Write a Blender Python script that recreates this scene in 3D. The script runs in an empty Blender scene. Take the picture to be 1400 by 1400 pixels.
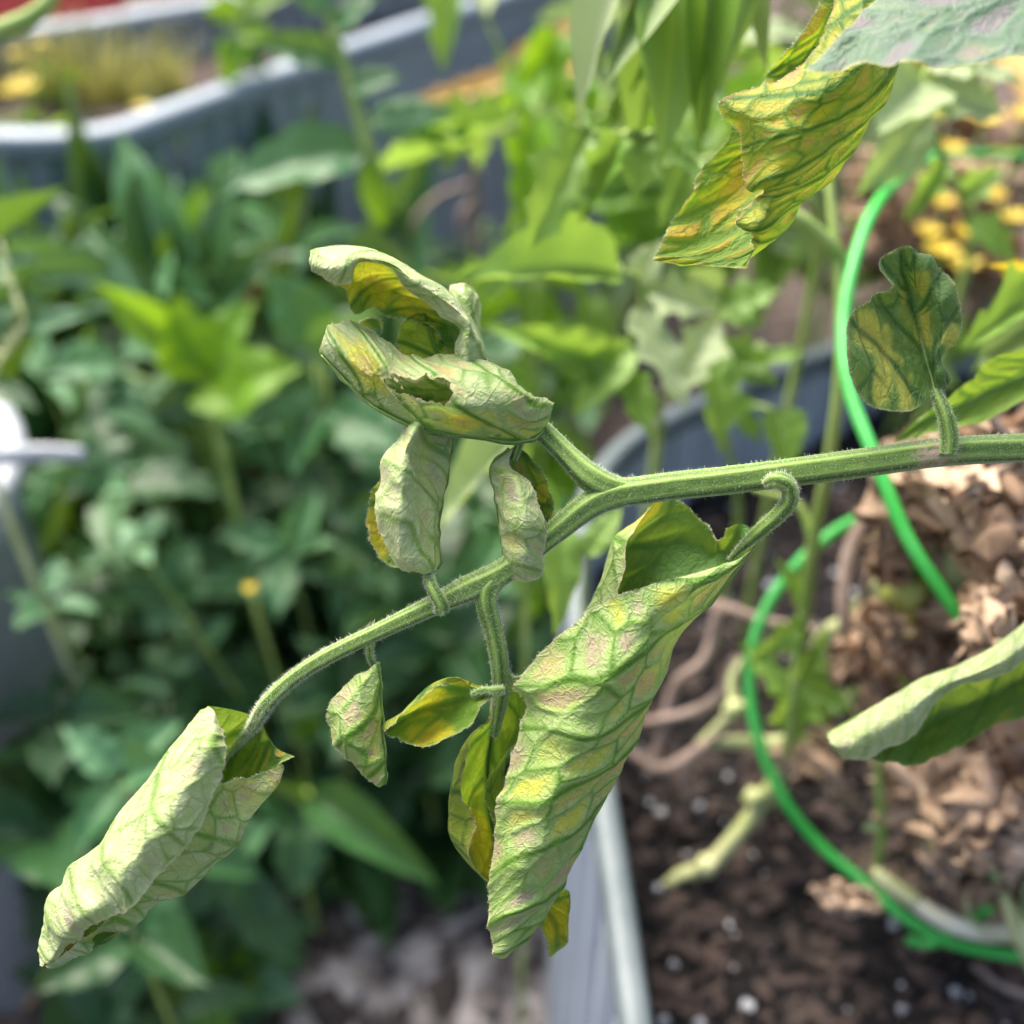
import bpy, math, random
import numpy as np
from mathutils import Vector, Matrix, noise as mnoise

# ------------------------------------------------------------------ camera, sky, sun, exposure
scene = bpy.context.scene
PITCH = math.radians(40.0)
CAM = np.array([0.0, 0.0, 0.80])
FPX = 1500.0                       # focal length in pixels of the 1400 px photograph
D0 = 0.200                         # distance of the plane in focus
cam_d = bpy.data.cameras.new('camera')
cam_o = bpy.data.objects.new('camera', cam_d)
scene.collection.objects.link(cam_o)
cam_o.location = CAM
cam_o.rotation_euler = (math.radians(90) - PITCH, 0, 0)
cam_d.sensor_width = 36.0
cam_d.lens = 36.0 * FPX / 1400.0
cam_d.clip_start = 0.01
cam_d.clip_end = 300.0
cam_d.dof.use_dof = True
cam_d.dof.focus_distance = D0
cam_d.dof.aperture_fstop = 8.0
scene.camera = cam_o

SUN_DIR = Vector((-0.32, 0.46, 0.83)).normalized()      # towards the sun
SUN_ELEV = math.asin(SUN_DIR.z)
SUN_AZ = math.atan2(SUN_DIR.x, SUN_DIR.y)
world = bpy.data.worlds.new('World'); scene.world = world
world.use_nodes = True
wn = world.node_tree.nodes; wl = world.node_tree.links
wn.clear()
sky = wn.new('ShaderNodeTexSky'); sky.sky_type = 'NISHITA'; sky.sun_disc = False
sky.sun_elevation = SUN_ELEV; sky.sun_rotation = SUN_AZ
sky.air_density = 1.0; sky.dust_density = 6.0; sky.ozone_density = 0.4
bg = wn.new('ShaderNodeBackground'); bg.inputs['Strength'].default_value = 0.15
wo = wn.new('ShaderNodeOutputWorld')
wl.new(sky.outputs[0], bg.inputs['Color']); wl.new(bg.outputs[0], wo.inputs['Surface'])

sun_l = bpy.data.lights.new('sun', 'SUN'); sun_l.energy = 3.2; sun_l.angle = math.radians(38)
sun_l.color = (1.0, 0.93, 0.80)
sun_o = bpy.data.objects.new('sun', sun_l); scene.collection.objects.link(sun_o)
sun_o.rotation_euler = (-SUN_DIR).to_track_quat('-Z', 'Y').to_euler()
sun_o.location = (0, 0, 5)

scene.view_settings.view_transform = 'Standard'
scene.view_settings.look = 'None'
scene.view_settings.gamma = 1.0
scene.view_settings.exposure = 1.20
scene.render.engine = 'CYCLES'
scene.cycles.max_bounces = 4
scene.cycles.diffuse_bounces = 3
scene.cycles.glossy_bounces = 2
scene.cycles.transmission_bounces = 4

# ------------------------------------------------------------------ helpers
COL = scene.collection
RNG = random.Random(7)
FWD = np.array([0, math.cos(PITCH), -math.sin(PITCH)])
UPV = np.array([0, math.sin(PITCH), math.cos(PITCH)])
RGT = np.array([1.0, 0, 0])

def at(px, py, d):
    """world point seen at photograph pixel (px, py) at d metres along the view axis"""
    return CAM + FWD * d + RGT * ((px - 700) / FPX * d) + UPV * (-(py - 700) / FPX * d)

def on_z(px, py, z):
    r = FWD + RGT * ((px - 700) / FPX) + UPV * (-(py - 700) / FPX)
    return CAM + r * ((z - CAM[2]) / r[2])

def tag(o, label=None, cat=None, group=None, kind=None):
    if label: o['label'] = label
    if cat: o['category'] = cat
    if group: o['group'] = group
    if kind: o['kind'] = kind
    return o

def empty(name, loc, label=None, cat=None, group=None):
    o = bpy.data.objects.new(name, None); COL.objects.link(o)
    o.location = tuple(float(v) for v in loc); o.empty_display_size = 0.02
    return tag(o, label, cat, group)

def mesh_from(name, verts, faces, mat=None, smooth=True, attrs=None):
    me = bpy.data.meshes.new(name)
    me.from_pydata([tuple(map(float, v)) for v in verts], [], faces)
    if smooth: me.polygons.foreach_set('use_smooth', [True] * len(me.polygons))
    if mat is not None: me.materials.append(mat)
    if attrs:
        for k, (typ, arr) in attrs.items():
            a = me.attributes.new(k, typ, 'POINT')
            a.data.foreach_set('color' if typ == 'FLOAT_COLOR' else 'vector', np.asarray(arr, dtype=np.float32).ravel())
    me.update()
    return me

def obj(name, me, parent=None):
    """link a mesh given in world coordinates; under a parent it keeps its place"""
    o = bpy.data.objects.new(name, me); COL.objects.link(o)
    if parent is not None:
        o.parent = parent
        o.matrix_parent_inverse = world_of(parent).inverted()
    return o

def world_of(o):
    m = o.matrix_basis.copy()
    if o.parent is not None:
        m = world_of(o.parent) @ o.matrix_parent_inverse @ m
    return m

def norm(a):
    a = np.asarray(a, float)
    return a / (np.linalg.norm(a, axis=-1, keepdims=True) + 1e-12)

# --- smooth curves
def hermite(P, n, t=None):
    """Catmull-Rom through the rows of P (any trailing shape) -> n samples"""
    P = np.asarray(P, float); m = len(P)
    if t is None:
        t = np.arange(m, dtype=float)
    T = np.zeros_like(P)
    T[1:-1] = (P[2:] - P[:-2]) / (t[2:] - t[:-2]).reshape((-1,) + (1,) * (P.ndim - 1))
    T[0] = (P[1] - P[0]) / (t[1] - t[0]); T[-1] = (P[-1] - P[-2]) / (t[-1] - t[-2])
    s = np.linspace(t[0], t[-1], n)
    i = np.clip(np.searchsorted(t, s, side='right') - 1, 0, m - 2)
    h = (t[i + 1] - t[i]); x = (s - t[i]) / h
    sh = (-1,) + (1,) * (P.ndim - 1)
    x = x.reshape(sh); h = h.reshape(sh)
    return ((2*x**3 - 3*x**2 + 1) * P[i] + (x**3 - 2*x**2 + x) * h * T[i]
            + (-2*x**3 + 3*x**2) * P[i + 1] + (x**3 - x**2) * h * T[i + 1])

# --- cheap numpy value noise
def _hash(ix, iy, s):
    h = (ix.astype(np.int64) * 374761393 + iy.astype(np.int64) * 668265263 + int(s) * 974634777) & 0xFFFFFFFF
    h = ((h ^ (h >> 13)) * 1274126177) & 0xFFFFFFFF
    return ((h ^ (h >> 16)) & 0xFFFF) / 65535.0

def vnoise(x, y, s=0):
    ix = np.floor(x); iy = np.floor(y); fx = x - ix; fy = y - iy
    fx = fx * fx * (3 - 2 * fx); fy = fy * fy * (3 - 2 * fy)
    a = _hash(ix, iy, s); b = _hash(ix + 1, iy, s); c = _hash(ix, iy + 1, s); d = _hash(ix + 1, iy + 1, s)
    return (a * (1 - fx) + b * fx) * (1 - fy) + (c * (1 - fx) + d * fx) * fy

def fbm(x, y, s=0, o=3):
    r = 0; a = 0.5; t = 0
    for k in range(o):
        r = r + a * vnoise(x * 2**k, y * 2**k, s + k * 17); t += a; a *= 0.5
    return r / t

def sstep(a, b, x):
    t = np.clip((x - a) / (b - a), 0, 1)
    return t * t * (3 - 2 * t)

# ------------------------------------------------------------------ materials
def new_mat(name):
    m = bpy.data.materials.new(name); m.use_nodes = True
    m.node_tree.nodes.clear()
    return m, m.node_tree.nodes, m.node_tree.links

def mixc(N, L, fac, a, b, blend='MIX'):
    n = N.new('ShaderNodeMix'); n.data_type = 'RGBA'; n.blend_type = blend
    for sock, v in ((n.inputs[0], fac), (n.inputs[6], a), (n.inputs[7], b)):
        if hasattr(v, 'is_linked') or hasattr(v, 'links'): L.new(v, sock)
        elif isinstance(v, (int, float)): sock.default_value = v
        else: sock.default_value = (*v, 1.0)
    return n.outputs[2]

def ramp(N, L, fac, lo, hi):
    n = N.new('ShaderNodeMapRange'); n.interpolation_type = 'SMOOTHSTEP'
    L.new(fac, n.inputs[0]); n.inputs[1].default_value = lo; n.inputs[2].default_value = hi
    return n.outputs[0]

def noise_tex(N, L, vec, scale, detail=3, rough=0.55):
    n = N.new('ShaderNodeTexNoise'); n.inputs['Scale'].default_value = scale
    n.inputs['Detail'].default_value = detail; n.inputs['Roughness'].default_value = rough
    if vec is not None: L.new(vec, n.inputs['Vector'])
    return n.outputs[0]

def math_n(N, L, op, a, b=None):
    n = N.new('ShaderNodeMath'); n.operation = op
    for s, v in ((n.inputs[0], a), (n.inputs[1], b)):
        if v is None: continue
        if hasattr(v, 'links'): L.new(v, s)
        else: s.default_value = v
    return n.outputs[0]

def leaf_material(name, up, un, trans=0.32, tcol=(0.34, 0.50, 0.05), rough=0.5):
    """sick tomato leaf; up / un = dicts of the pigments of the upper and the lower face.
    attribute dat = (vein, yellowing, lesion, margin), lc = place on the blade in mm"""
    m, N, L = new_mat(name)
    dat = N.new('ShaderNodeAttribute'); dat.attribute_name = 'dat'
    lc = N.new('ShaderNodeAttribute'); lc.attribute_name = 'lc'
    sep = N.new('ShaderNodeSeparateColor'); L.new(dat.outputs['Color'], sep.inputs[0])
    vein, yel, les, edge = sep.outputs[0], sep.outputs[1], sep.outputs[2], dat.outputs['Alpha']
    vec = lc.outputs['Vector']
    fine = noise_tex(N, L, vec, 1.6, 4, 0.7)
    mid = noise_tex(N, L, vec, 0.35, 3, 0.6)
    spk = noise_tex(N, L, vec, 3.0, 2, 0.6)
    wv = N.new('ShaderNodeVectorMath'); wv.operation = 'ADD'
    wn_ = N.new('ShaderNodeTexNoise'); wn_.inputs['Scale'].default_value = 0.5; wn_.inputs['Detail'].default_value = 2; L.new(vec, wn_.inputs['Vector'])
    wm = N.new('ShaderNodeVectorMath'); wm.operation = 'SCALE'; wm.inputs[3].default_value = 1.6
    L.new(wn_.outputs['Color'], wm.inputs[0]); L.new(vec, wv.inputs[0]); L.new(wm.outputs[0], wv.inputs[1])
    def net(scale, w):
        vo = N.new('ShaderNodeTexVoronoi'); vo.feature = 'DISTANCE_TO_EDGE'; vo.inputs['Scale'].default_value = scale
        L.new(wv.outputs[0], vo.inputs['Vector'])
        mr = N.new('ShaderNodeMapRange'); mr.interpolation_type = 'SMOOTHSTEP'; L.new(vo.outputs[0], mr.inputs[0])
        mr.inputs[1].default_value = 0.0; mr.inputs[2].default_value = w; mr.inputs[3].default_value = 1.0; mr.inputs[4].default_value = 0.0
        return mr.outputs[0]
    nA = math_n(N, L, 'MULTIPLY', net(0.32, 0.11), ramp(N, L, mid, 0.30, 0.60)); nB = net(0.85, 0.16)
    netf = math_n(N, L, 'MAXIMUM', math_n(N, L, 'MULTIPLY', nA, 0.48), math_n(N, L, 'MULTIPLY', nB, 0.20))
    def side(p):
        c = mixc(N, L, ramp(N, L, mid, 0.35, 0.68), p['base'], p['base2'])
        c = mixc(N, L, math_n(N, L, 'MULTIPLY', yel, p.get('yel', 1.0)), c, p['yellow'])
        c = mixc(N, L, math_n(N, L, 'MULTIPLY', math_n(N, L, 'MAXIMUM', vein, netf), p.get('vein_amt', 0.8)), c, p['vein'])
        lf = math_n(N, L, 'MULTIPLY', les, ramp(N, L, fine, 0.30, 0.62))
        c = mixc(N, L, math_n(N, L, 'MULTIPLY', lf, p.get('les', 0.8)), c, p['lesion'])
        ds = math_n(N, L, 'MULTIPLY', math_n(N, L, 'POWER', les, 2.0), ramp(N, L, spk, 0.60, 0.70))
        c = mixc(N, L, math_n(N, L, 'MULTIPLY', ds, 0.8), c, p['dark'])
        c = mixc(N, L, math_n(N, L, 'MULTIPLY', edge, p.get('edge_amt', 0.75)), c, p['edge'])
        c = mixc(N, L, math_n(N, L, 'MULTIPLY', ramp(N, L, fine, 0.5, 0.8), p.get('bloom_amt', 0.16)), c, p['bloom'])
        return c
    cu, cl = side(up), side(un)
    geo = N.new('ShaderNodeNewGeometry')
    col = mixc(N, L, geo.outputs['Backfacing'], cu, cl)
    bs = N.new('ShaderNodeBsdfPrincipled'); L.new(col, bs.inputs['Base Color'])
    bs.inputs['Roughness'].default_value = rough
    bs.inputs['Specular IOR Level'].default_value = 0.35
    bs.inputs['Sheen Weight'].default_value = 0.12
    bs.inputs['Sheen Roughness'].default_value = 0.4
    bmp = N.new('ShaderNodeBump'); bmp.inputs['Strength'].default_value = 0.6; bmp.inputs['Distance'].default_value = 0.0004
    bh = math_n(N, L, 'ADD', fine, math_n(N, L, 'MULTIPLY', netf, -1.6))
    L.new(bh, bmp.inputs['Height']); L.new(bmp.outputs[0], bs.inputs['Normal'])
    tr = N.new('ShaderNodeBsdfTranslucent')
    tc = mixc(N, L, math_n(N, L, 'MULTIPLY', yel, 0.85), tcol, (0.74, 0.70, 0.03))
    tc = mixc(N, L, math_n(N, L, 'MULTIPLY', math_n(N, L, 'MAXIMUM', vein, netf), 0.9), tc, (0.06, 0.16, 0.01))
    tc = mixc(N, L, math_n(N, L, 'MULTIPLY', les, 0.4), tc, (0.42, 0.22, 0.06))
    L.new(tc, tr.inputs['Color'])
    mx = N.new('ShaderNodeMixShader'); mx.inputs[0].default_value = trans
    L.new(bs.outputs[0], mx.inputs[1]); L.new(tr.outputs[0], mx.inputs[2])
    out = N.new('ShaderNodeOutputMaterial'); L.new(mx.outputs[0], out.inputs['Surface'])
    return m

UNDER = dict(base=(0.28, 0.43, 0.11), base2=(0.41, 0.51, 0.21), yellow=(0.58, 0.56, 0.06), vein=(0.085, 0.205, 0.010), vein_amt=1.0,
             lesion=(0.42, 0.27, 0.23), dark=(0.24, 0.11, 0.08), edge=(0.58, 0.48, 0.28), bloom=(0.56, 0.62, 0.42), les=0.9)
UPPER = dict(base=(0.045, 0.14, 0.022), base2=(0.08, 0.20, 0.032), yellow=(0.46, 0.42, 0.02), vein=(0.10, 0.20, 0.035),
             lesion=(0.33, 0.14, 0.04), dark=(0.06, 0.025, 0.01), edge=(0.40, 0.38, 0.14), bloom=(0.16, 0.26, 0.12), vein_amt=0.55)
def var(d, **k):
    r = dict(d); r.update(k); return r

M_BIG = leaf_material('leaf_mottled', UPPER, UNDER, trans=0.2)
PALE = var(UNDER, edge=(0.66, 0.60, 0.36), edge_amt=0.95, base=(0.44, 0.54, 0.23), base2=(0.57, 0.62, 0.37), vein=(0.16, 0.30, 0.04), bloom=(0.70, 0.73, 0.62), bloom_amt=0.3, vein_amt=0.85,
           lesion=(0.46, 0.36, 0.30), yellow=(0.58, 0.57, 0.20))
M_PALE = leaf_material('leaf_pale_underside', UPPER, PALE, trans=0.26)
M_ROLL = leaf_material('leaf_rolled_mottled', var(UPPER, base=(0.13, 0.20, 0.03), base2=(0.22, 0.26, 0.04)), var(UNDER, base=(0.36, 0.46, 0.20), base2=(0.46, 0.52, 0.30), bloom=(0.58, 0.60, 0.50)), trans=0.36)
M_GLOW = leaf_material('leaf_yellowed', var(UPPER, base=(0.08, 0.20, 0.02), base2=(0.14, 0.27, 0.03), yellow=(0.58, 0.48, 0.02), vein=(0.20, 0.33, 0.03)),
                       var(UNDER, base=(0.30, 0.38, 0.04), base2=(0.44, 0.46, 0.05), yellow=(0.74, 0.60, 0.04), vein=(0.055, 0.17, 0.012), bloom=(0.50, 0.48, 0.18), lesion=(0.50, 0.29, 0.15), edge=(0.42, 0.25, 0.11), edge_amt=0.95),  # yellowed underside, its yellow also raised to stand in for backlight
                       trans=0.42, tcol=(0.34, 0.52, 0.03))
M_TOP = leaf_material('leaf_bluish', UPPER, var(UNDER, base=(0.10, 0.18, 0.115), base2=(0.155, 0.205, 0.175), vein=(0.07, 0.155, 0.075), vein_amt=0.8,
                      lesion=(0.20, 0.15, 0.20), bloom=(0.24, 0.26, 0.26), edge=(0.45, 0.42, 0.15)), trans=0.2)
M_SOFT = leaf_material('leaf_pale_soft', UPPER, var(PALE, vein_amt=0.45, bloom_amt=0.35), trans=0.26)
M_DARK = leaf_material('leaf_dark_spotted', var(UPPER, base=(0.045, 0.13, 0.02), base2=(0.11, 0.22, 0.05), bloom=(0.24, 0.36, 0.20), vein=(0.022, 0.075, 0.010), yellow=(0.52, 0.52, 0.08), yel=0.85, vein_amt=0.75, les=0.6),
                       UNDER, trans=0.22)

def plant_material(name, a, b, trans=0.3, tcol=(0.20, 0.36, 0.03), rough=0.42, spec=0.45, under=None):
    """ordinary healthy leaf for the blurred plants; pigment differs from leaf to leaf"""
    m, N, L = new_mat(name)
    oi = N.new('ShaderNodeObjectInfo'); tc = N.new('ShaderNodeTexCoord')
    ns = noise_tex(N, L, tc.outputs['Object'], 55, 1)
    f = math_n(N, L, 'ADD', math_n(N, L, 'MULTIPLY', oi.outputs['Random'], 0.7), math_n(N, L, 'MULTIPLY', ns, 0.4))
    c = mixc(N, L, ramp(N, L, f, 0.1, 0.95), a, b)
    if under:
        geo = N.new('ShaderNodeNewGeometry')
        c = mixc(N, L, geo.outputs['Backfacing'], c, under)
    bs = N.new('ShaderNodeBsdfPrincipled'); L.new(c, bs.inputs['Base Color'])
    bs.inputs['Roughness'].default_value = rough; bs.inputs['Specular IOR Level'].default_value = spec
    bmp = N.new('ShaderNodeBump'); bmp.inputs['Strength'].default_value = 0.3; bmp.inputs['Distance'].default_value = 0.001
    L.new(ns, bmp.inputs['Height']); L.new(bmp.outputs[0], bs.inputs['Normal'])
    tr = N.new('ShaderNodeBsdfTranslucent'); tr.inputs['Color'].default_value = (*tcol, 1)
    mx = N.new('ShaderNodeMixShader'); mx.inputs[0].default_value = trans
    L.new(bs.outputs[0], mx.inputs[1]); L.new(tr.outputs[0], mx.inputs[2])
    out = N.new('ShaderNodeOutputMaterial'); L.new(mx.outputs[0], out.inputs['Surface'])
    return m

M_WEED = plant_material('weed_leaf', (0.010, 0.046, 0.015), (0.042, 0.122, 0.042), trans=0.16, rough=0.38, spec=0.42, under=(0.06, 0.16, 0.07))
M_WEEDL = plant_material('weed_leaf_light', (0.032, 0.12, 0.042), (0.125, 0.28, 0.14), trans=0.22, rough=0.38, spec=0.42, under=(0.16, 0.32, 0.15))
M_WEEDB = plant_material('weed_leaf_bright', (0.09, 0.22, 0.015), (0.16, 0.32, 0.02), trans=0.42, tcol=(0.32, 0.55, 0.02))
M_TOM = plant_material('tomato_leaf_green', (0.11, 0.24, 0.03), (0.22, 0.38, 0.08), trans=0.38, tcol=(0.32, 0.50, 0.06), under=(0.2, 0.32, 0.12))
M_TOMP = plant_material('tomato_leaf_pale', (0.26, 0.36, 0.16), (0.38, 0.46, 0.26), trans=0.3, tcol=(0.36, 0.5, 0.1))
M_YEL = plant_material('yellow_petal', (0.70, 0.50, 0.02), (0.80, 0.66, 0.10), trans=0.4, tcol=(0.8, 0.6, 0.05))
M_ORNG = plant_material('dry_orange_leaf', (0.50, 0.26, 0.05), (0.62, 0.42, 0.15), trans=0.3, tcol=(0.7, 0.4, 0.08), rough=0.7)
M_DRY = plant_material('dry_brown_leaf', (0.30, 0.185, 0.115), (0.60, 0.45, 0.33), trans=0.2, tcol=(0.45, 0.25, 0.12), rough=0.7, spec=0.25)

def simple_mat(name, a, b, scale=30, rough=0.6, metallic=0.0, spec=0.4, bump=0.2, bdist=0.002, stretch=None, coat=0):
    m, N, L = new_mat(name)
    tc = N.new('ShaderNodeTexCoord'); vec = tc.outputs['Object']
    if stretch:
        mp = N.new('ShaderNodeMapping'); mp.inputs['Scale'].default_value = stretch
        L.new(vec, mp.inputs['Vector']); vec = mp.outputs[0]
    ns = noise_tex(N, L, vec, scale, 4, 0.6)
    c = mixc(N, L, ramp(N, L, ns, 0.3, 0.7), a, b)
    bs = N.new('ShaderNodeBsdfPrincipled'); L.new(c, bs.inputs['Base Color'])
    bs.inputs['Roughness'].default_value = rough; bs.inputs['Metallic'].default_value = metallic
    bs.inputs['Specular IOR Level'].default_value = spec
    bs.inputs['Coat Weight'].default_value = coat
    bmp = N.new('ShaderNodeBump'); bmp.inputs['Strength'].default_value = bump; bmp.inputs['Distance'].default_value = bdist
    L.new(ns, bmp.inputs['Height']); L.new(bmp.outputs[0], bs.inputs['Normal'])
    out = N.new('ShaderNodeOutputMaterial'); L.new(bs.outputs[0], out.inputs['Surface'])
    return m

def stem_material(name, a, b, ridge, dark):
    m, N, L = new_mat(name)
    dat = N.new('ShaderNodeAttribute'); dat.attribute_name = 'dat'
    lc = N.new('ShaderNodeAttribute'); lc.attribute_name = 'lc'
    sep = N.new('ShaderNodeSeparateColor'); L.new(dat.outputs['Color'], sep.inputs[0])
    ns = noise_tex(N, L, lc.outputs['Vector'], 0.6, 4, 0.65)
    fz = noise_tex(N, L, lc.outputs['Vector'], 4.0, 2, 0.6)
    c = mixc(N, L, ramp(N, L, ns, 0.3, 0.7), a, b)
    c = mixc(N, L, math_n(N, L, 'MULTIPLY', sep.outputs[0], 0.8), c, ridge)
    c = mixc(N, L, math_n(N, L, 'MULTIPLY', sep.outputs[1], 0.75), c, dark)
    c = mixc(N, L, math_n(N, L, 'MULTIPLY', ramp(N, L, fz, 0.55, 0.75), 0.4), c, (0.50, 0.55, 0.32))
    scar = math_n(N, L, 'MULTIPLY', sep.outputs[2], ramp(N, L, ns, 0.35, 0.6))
    c = mixc(N, L, scar, c, (0.42, 0.30, 0.22))
    bs = N.new('ShaderNodeBsdfPrincipled'); L.new(c, bs.inputs['Base Color'])
    bs.inputs['Roughness'].default_value = 0.55; bs.inputs['Specular IOR Level'].default_value = 0.3
    bs.inputs['Sheen Weight'].default_value = 0.5; bs.inputs['Sheen Roughness'].default_value = 0.35
    bs.inputs['Subsurface Weight'].default_value = 0.12; bs.inputs['Subsurface Radius'].default_value = (0.4, 0.6, 0.1)
    bs.inputs['Subsurface Scale'].default_value = 0.002
    bmp = N.new('ShaderNodeBump'); bmp.inputs['Strength'].default_value = 0.5; bmp.inputs['Distance'].default_value = 0.0002
    L.new(fz, bmp.inputs['Height']); L.new(bmp.outputs[0], bs.inputs['Normal'])
    out = N.new('ShaderNodeOutputMaterial'); L.new(bs.outputs[0], out.inputs['Surface'])
    return m

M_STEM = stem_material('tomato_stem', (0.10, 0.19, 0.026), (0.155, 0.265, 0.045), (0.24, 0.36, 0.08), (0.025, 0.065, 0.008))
M_STEMB = simple_mat('stem_green', (0.20, 0.33, 0.06), (0.36, 0.46, 0.14), 60, 0.55)
M_STEMP = simple_mat('stem_pale', (0.42, 0.48, 0.18), (0.56, 0.58, 0.32), 50, 0.5)
M_STEMW = simple_mat('stem_bleached', (0.62, 0.60, 0.42), (0.80, 0.78, 0.66), 50, 0.35)
M_HAIR = simple_mat('stem_hair', (0.70, 0.74, 0.58), (0.80, 0.82, 0.70), 50, 0.5, bump=0)
M_WIRE = simple_mat('green_plastic', (0.03, 0.42, 0.05), (0.09, 0.52, 0.12), 25, 0.45, bump=0.15, spec=0.5)
M_STEEL = simple_mat('painted_steel', (0.24, 0.285, 0.34), (0.30, 0.345, 0.40), 9, 0.45, metallic=0.15, spec=0.5, bump=0.06)
M_RIM = simple_mat('steel_rim', (0.20, 0.25, 0.30), (0.26, 0.31, 0.37), 12, 0.5, metallic=0.1, spec=0.4, bump=0.05)
M_RIM2 = simple_mat('darkened_rim', (0.095, 0.125, 0.135), (0.14, 0.17, 0.185), 40, 0.5, metallic=0.1, spec=0.35, bump=0.1)  # near bed's rim, colour darkened to offset glare from sun and sky
M_STEEL1 = simple_mat('blue_steel_lightened', (0.34, 0.40, 0.48), (0.40, 0.46, 0.54), 9, 0.5, metallic=0.1, spec=0.4, bump=0.08)  # near bed's wall, colour lightened to stand in for reflected sky
M_SOIL = simple_mat('potting_soil', (0.003, 0.0027, 0.0032), (0.013, 0.0105, 0.0112), 130, 0.95, bump=1.0, bdist=0.006)
M_GROUND = simple_mat('ground_earth', (0.035, 0.025, 0.022), (0.12, 0.09, 0.075), 45, 0.95, bump=1.0, bdist=0.01)
M_CHIP = simple_mat('wood_chip', (0.05, 0.04, 0.038), (0.46, 0.41, 0.40), 38, 0.85)
M_CHIPD = simple_mat('wood_chip_dark', (0.035, 0.026, 0.024), (0.10, 0.078, 0.07), 38, 0.9)
M_CHIPL = simple_mat('wood_chip_pale', (0.38, 0.34, 0.33), (0.55, 0.50, 0.49), 38, 0.8)
M_BARK = simple_mat('bark_bits', (0.014, 0.010, 0.010), (0.075, 0.052, 0.044), 80, 0.9)
M_PERL = simple_mat('perlite', (0.28, 0.30, 0.33), (0.42, 0.44, 0.48), 200, 0.8, bump=0.6)
M_TWIG = simple_mat('dry_twig', (0.17, 0.12, 0.10), (0.34, 0.26, 0.22), 80, 0.8)
M_WHITE = simple_mat('white_plastic', (0.27, 0.30, 0.34), (0.32, 0.355, 0.40), 5, 0.35, bump=0.02, spec=0.5)
M_RED = simple_mat('red_plastic', (0.62, 0.05, 0.06), (0.75, 0.09, 0.09), 8, 0.4, bump=0.03)
M_DARKSTRIP = simple_mat('dark_strip', (0.010, 0.013, 0.025), (0.02, 0.026, 0.045), 20, 0.35, bump=0.3, bdist=0.01)
M_STONE = simple_mat('pale_stone', (0.45, 0.48, 0.52), (0.62, 0.64, 0.66), 60, 0.8, bump=0.5)
M_PRINT = simple_mat('white_label', (0.60, 0.66, 0.74), (0.68, 0.73, 0.80), 60, 0.6)

# ------------------------------------------------------------------ mesh makers
def tube_data(path, radii, nseg=160, ns=20, ridges=0, seed=0, scar=None, squash=1.0):
    P = hermite(np.array(path, float), nseg); R = hermite(np.array(radii, float).reshape(-1, 1), nseg)[:, 0]
    T = norm(np.gradient(P, axis=0))
    n0 = norm(np.cross(T[0], [0.3, 0.2, 0.9]) + 1e-6); Ns = [n0]
    for i in range(1, nseg):
        v = Ns[-1] - T[i] * np.dot(Ns[-1], T[i]); Ns.append(norm(v))
    Ns = np.array(Ns); B = np.cross(T, Ns)
    th = np.linspace(0, 2 * np.pi, ns, endpoint=False)
    s = np.concatenate([[0], np.cumsum(np.linalg.norm(np.diff(P, axis=0), axis=1))])
    if ridges:
        ph = ridges * th[None, :] + 0.8 * np.sin(s[:, None] * 60 + seed)
        rg = np.cos(ph)
        prof = 1 + 0.055 * rg + 0.035 * np.cos(2 * ph + 1.0)
    else:
        rg = np.zeros((nseg, ns)); prof = np.ones((nseg, ns))
    X, Y = np.meshgrid(th * 3, s * 500, indexing='xy')
    prof = prof + 0.05 * (fbm(X, Y, seed) - 0.5)
    rr = R[:, None] * prof
    V = P[:, None, :] + rr[..., None] * (np.cos(th)[None, :, None] * Ns[:, None, :] + squash * np.sin(th)[None, :, None] * B[:, None, :])
    nrm = (np.cos(th)[None, :, None] * Ns[:, None, :] + np.sin(th)[None, :, None] * B[:, None, :])
    dat = np.zeros((nseg, ns, 4))
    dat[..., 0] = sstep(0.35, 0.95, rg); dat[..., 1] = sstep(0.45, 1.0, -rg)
    if scar is not None:
        c, r = scar; dd = np.linalg.norm(V - np.array(c), axis=-1); dat[..., 2] = sstep(r, r * 0.3, dd)
    lc = np.stack([np.broadcast_to(s[:, None] * 1000, (nseg, ns)), np.cos(th)[None] * R[:, None] * 1000, np.sin(th)[None] * R[:, None] * 1000], -1)
    return V, nrm, dat, lc

def tube_faces(nseg, ns, off=0, caps=True):
    f = []
    for i in range(nseg - 1):
        for j in range(ns):
            k = (j + 1) % ns
            f.append((off + i * ns + j, off + i * ns + k, off + (i + 1) * ns + k, off + (i + 1) * ns + j))
    if caps:
        f.append(tuple(off + j for j in reversed(range(ns)))); f.append(tuple(off + (nseg - 1) * ns + j for j in range(ns)))
    return f

HAIRS = []
def tube(name, path, radii, mat, parent=None, nseg=160, ns=20, ridges=0, seed=0, scar=None, hair=0, hair_len=(0.3, 0.9), squash=1.0):
    V, nrm, dat, lc = tube_data(path, radii, nseg, ns, ridges, seed, scar, squash)
    me = mesh_from(name, V.reshape(-1, 3), tube_faces(nseg, ns), mat,
                   attrs={'dat': ('FLOAT_COLOR', dat.reshape(-1, 4)), 'lc': ('FLOAT_VECTOR', lc.reshape(-1, 3))} if ridges else None)
    if hair: HAIRS.append((V.reshape(-1, 3), nrm.reshape(-1, 3), hair, hair_len))
    return obj(name, me, parent)

def pxr(w, d=D0):           # half-width in metres of something w photograph pixels wide
    return 0.5 * w * d / FPX

def px_tube(name, pts, mat, parent=None, d=D0, **kw):
    """pts: (px, py, mm from the focus plane, width px)"""
    path = [at(p[0], p[1], d + p[2] / 1000) for p in pts]
    rad = [pxr(p[3], d + p[2] / 1000) for p in pts]
    return tube(name, path, rad, mat, parent, **kw)

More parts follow.
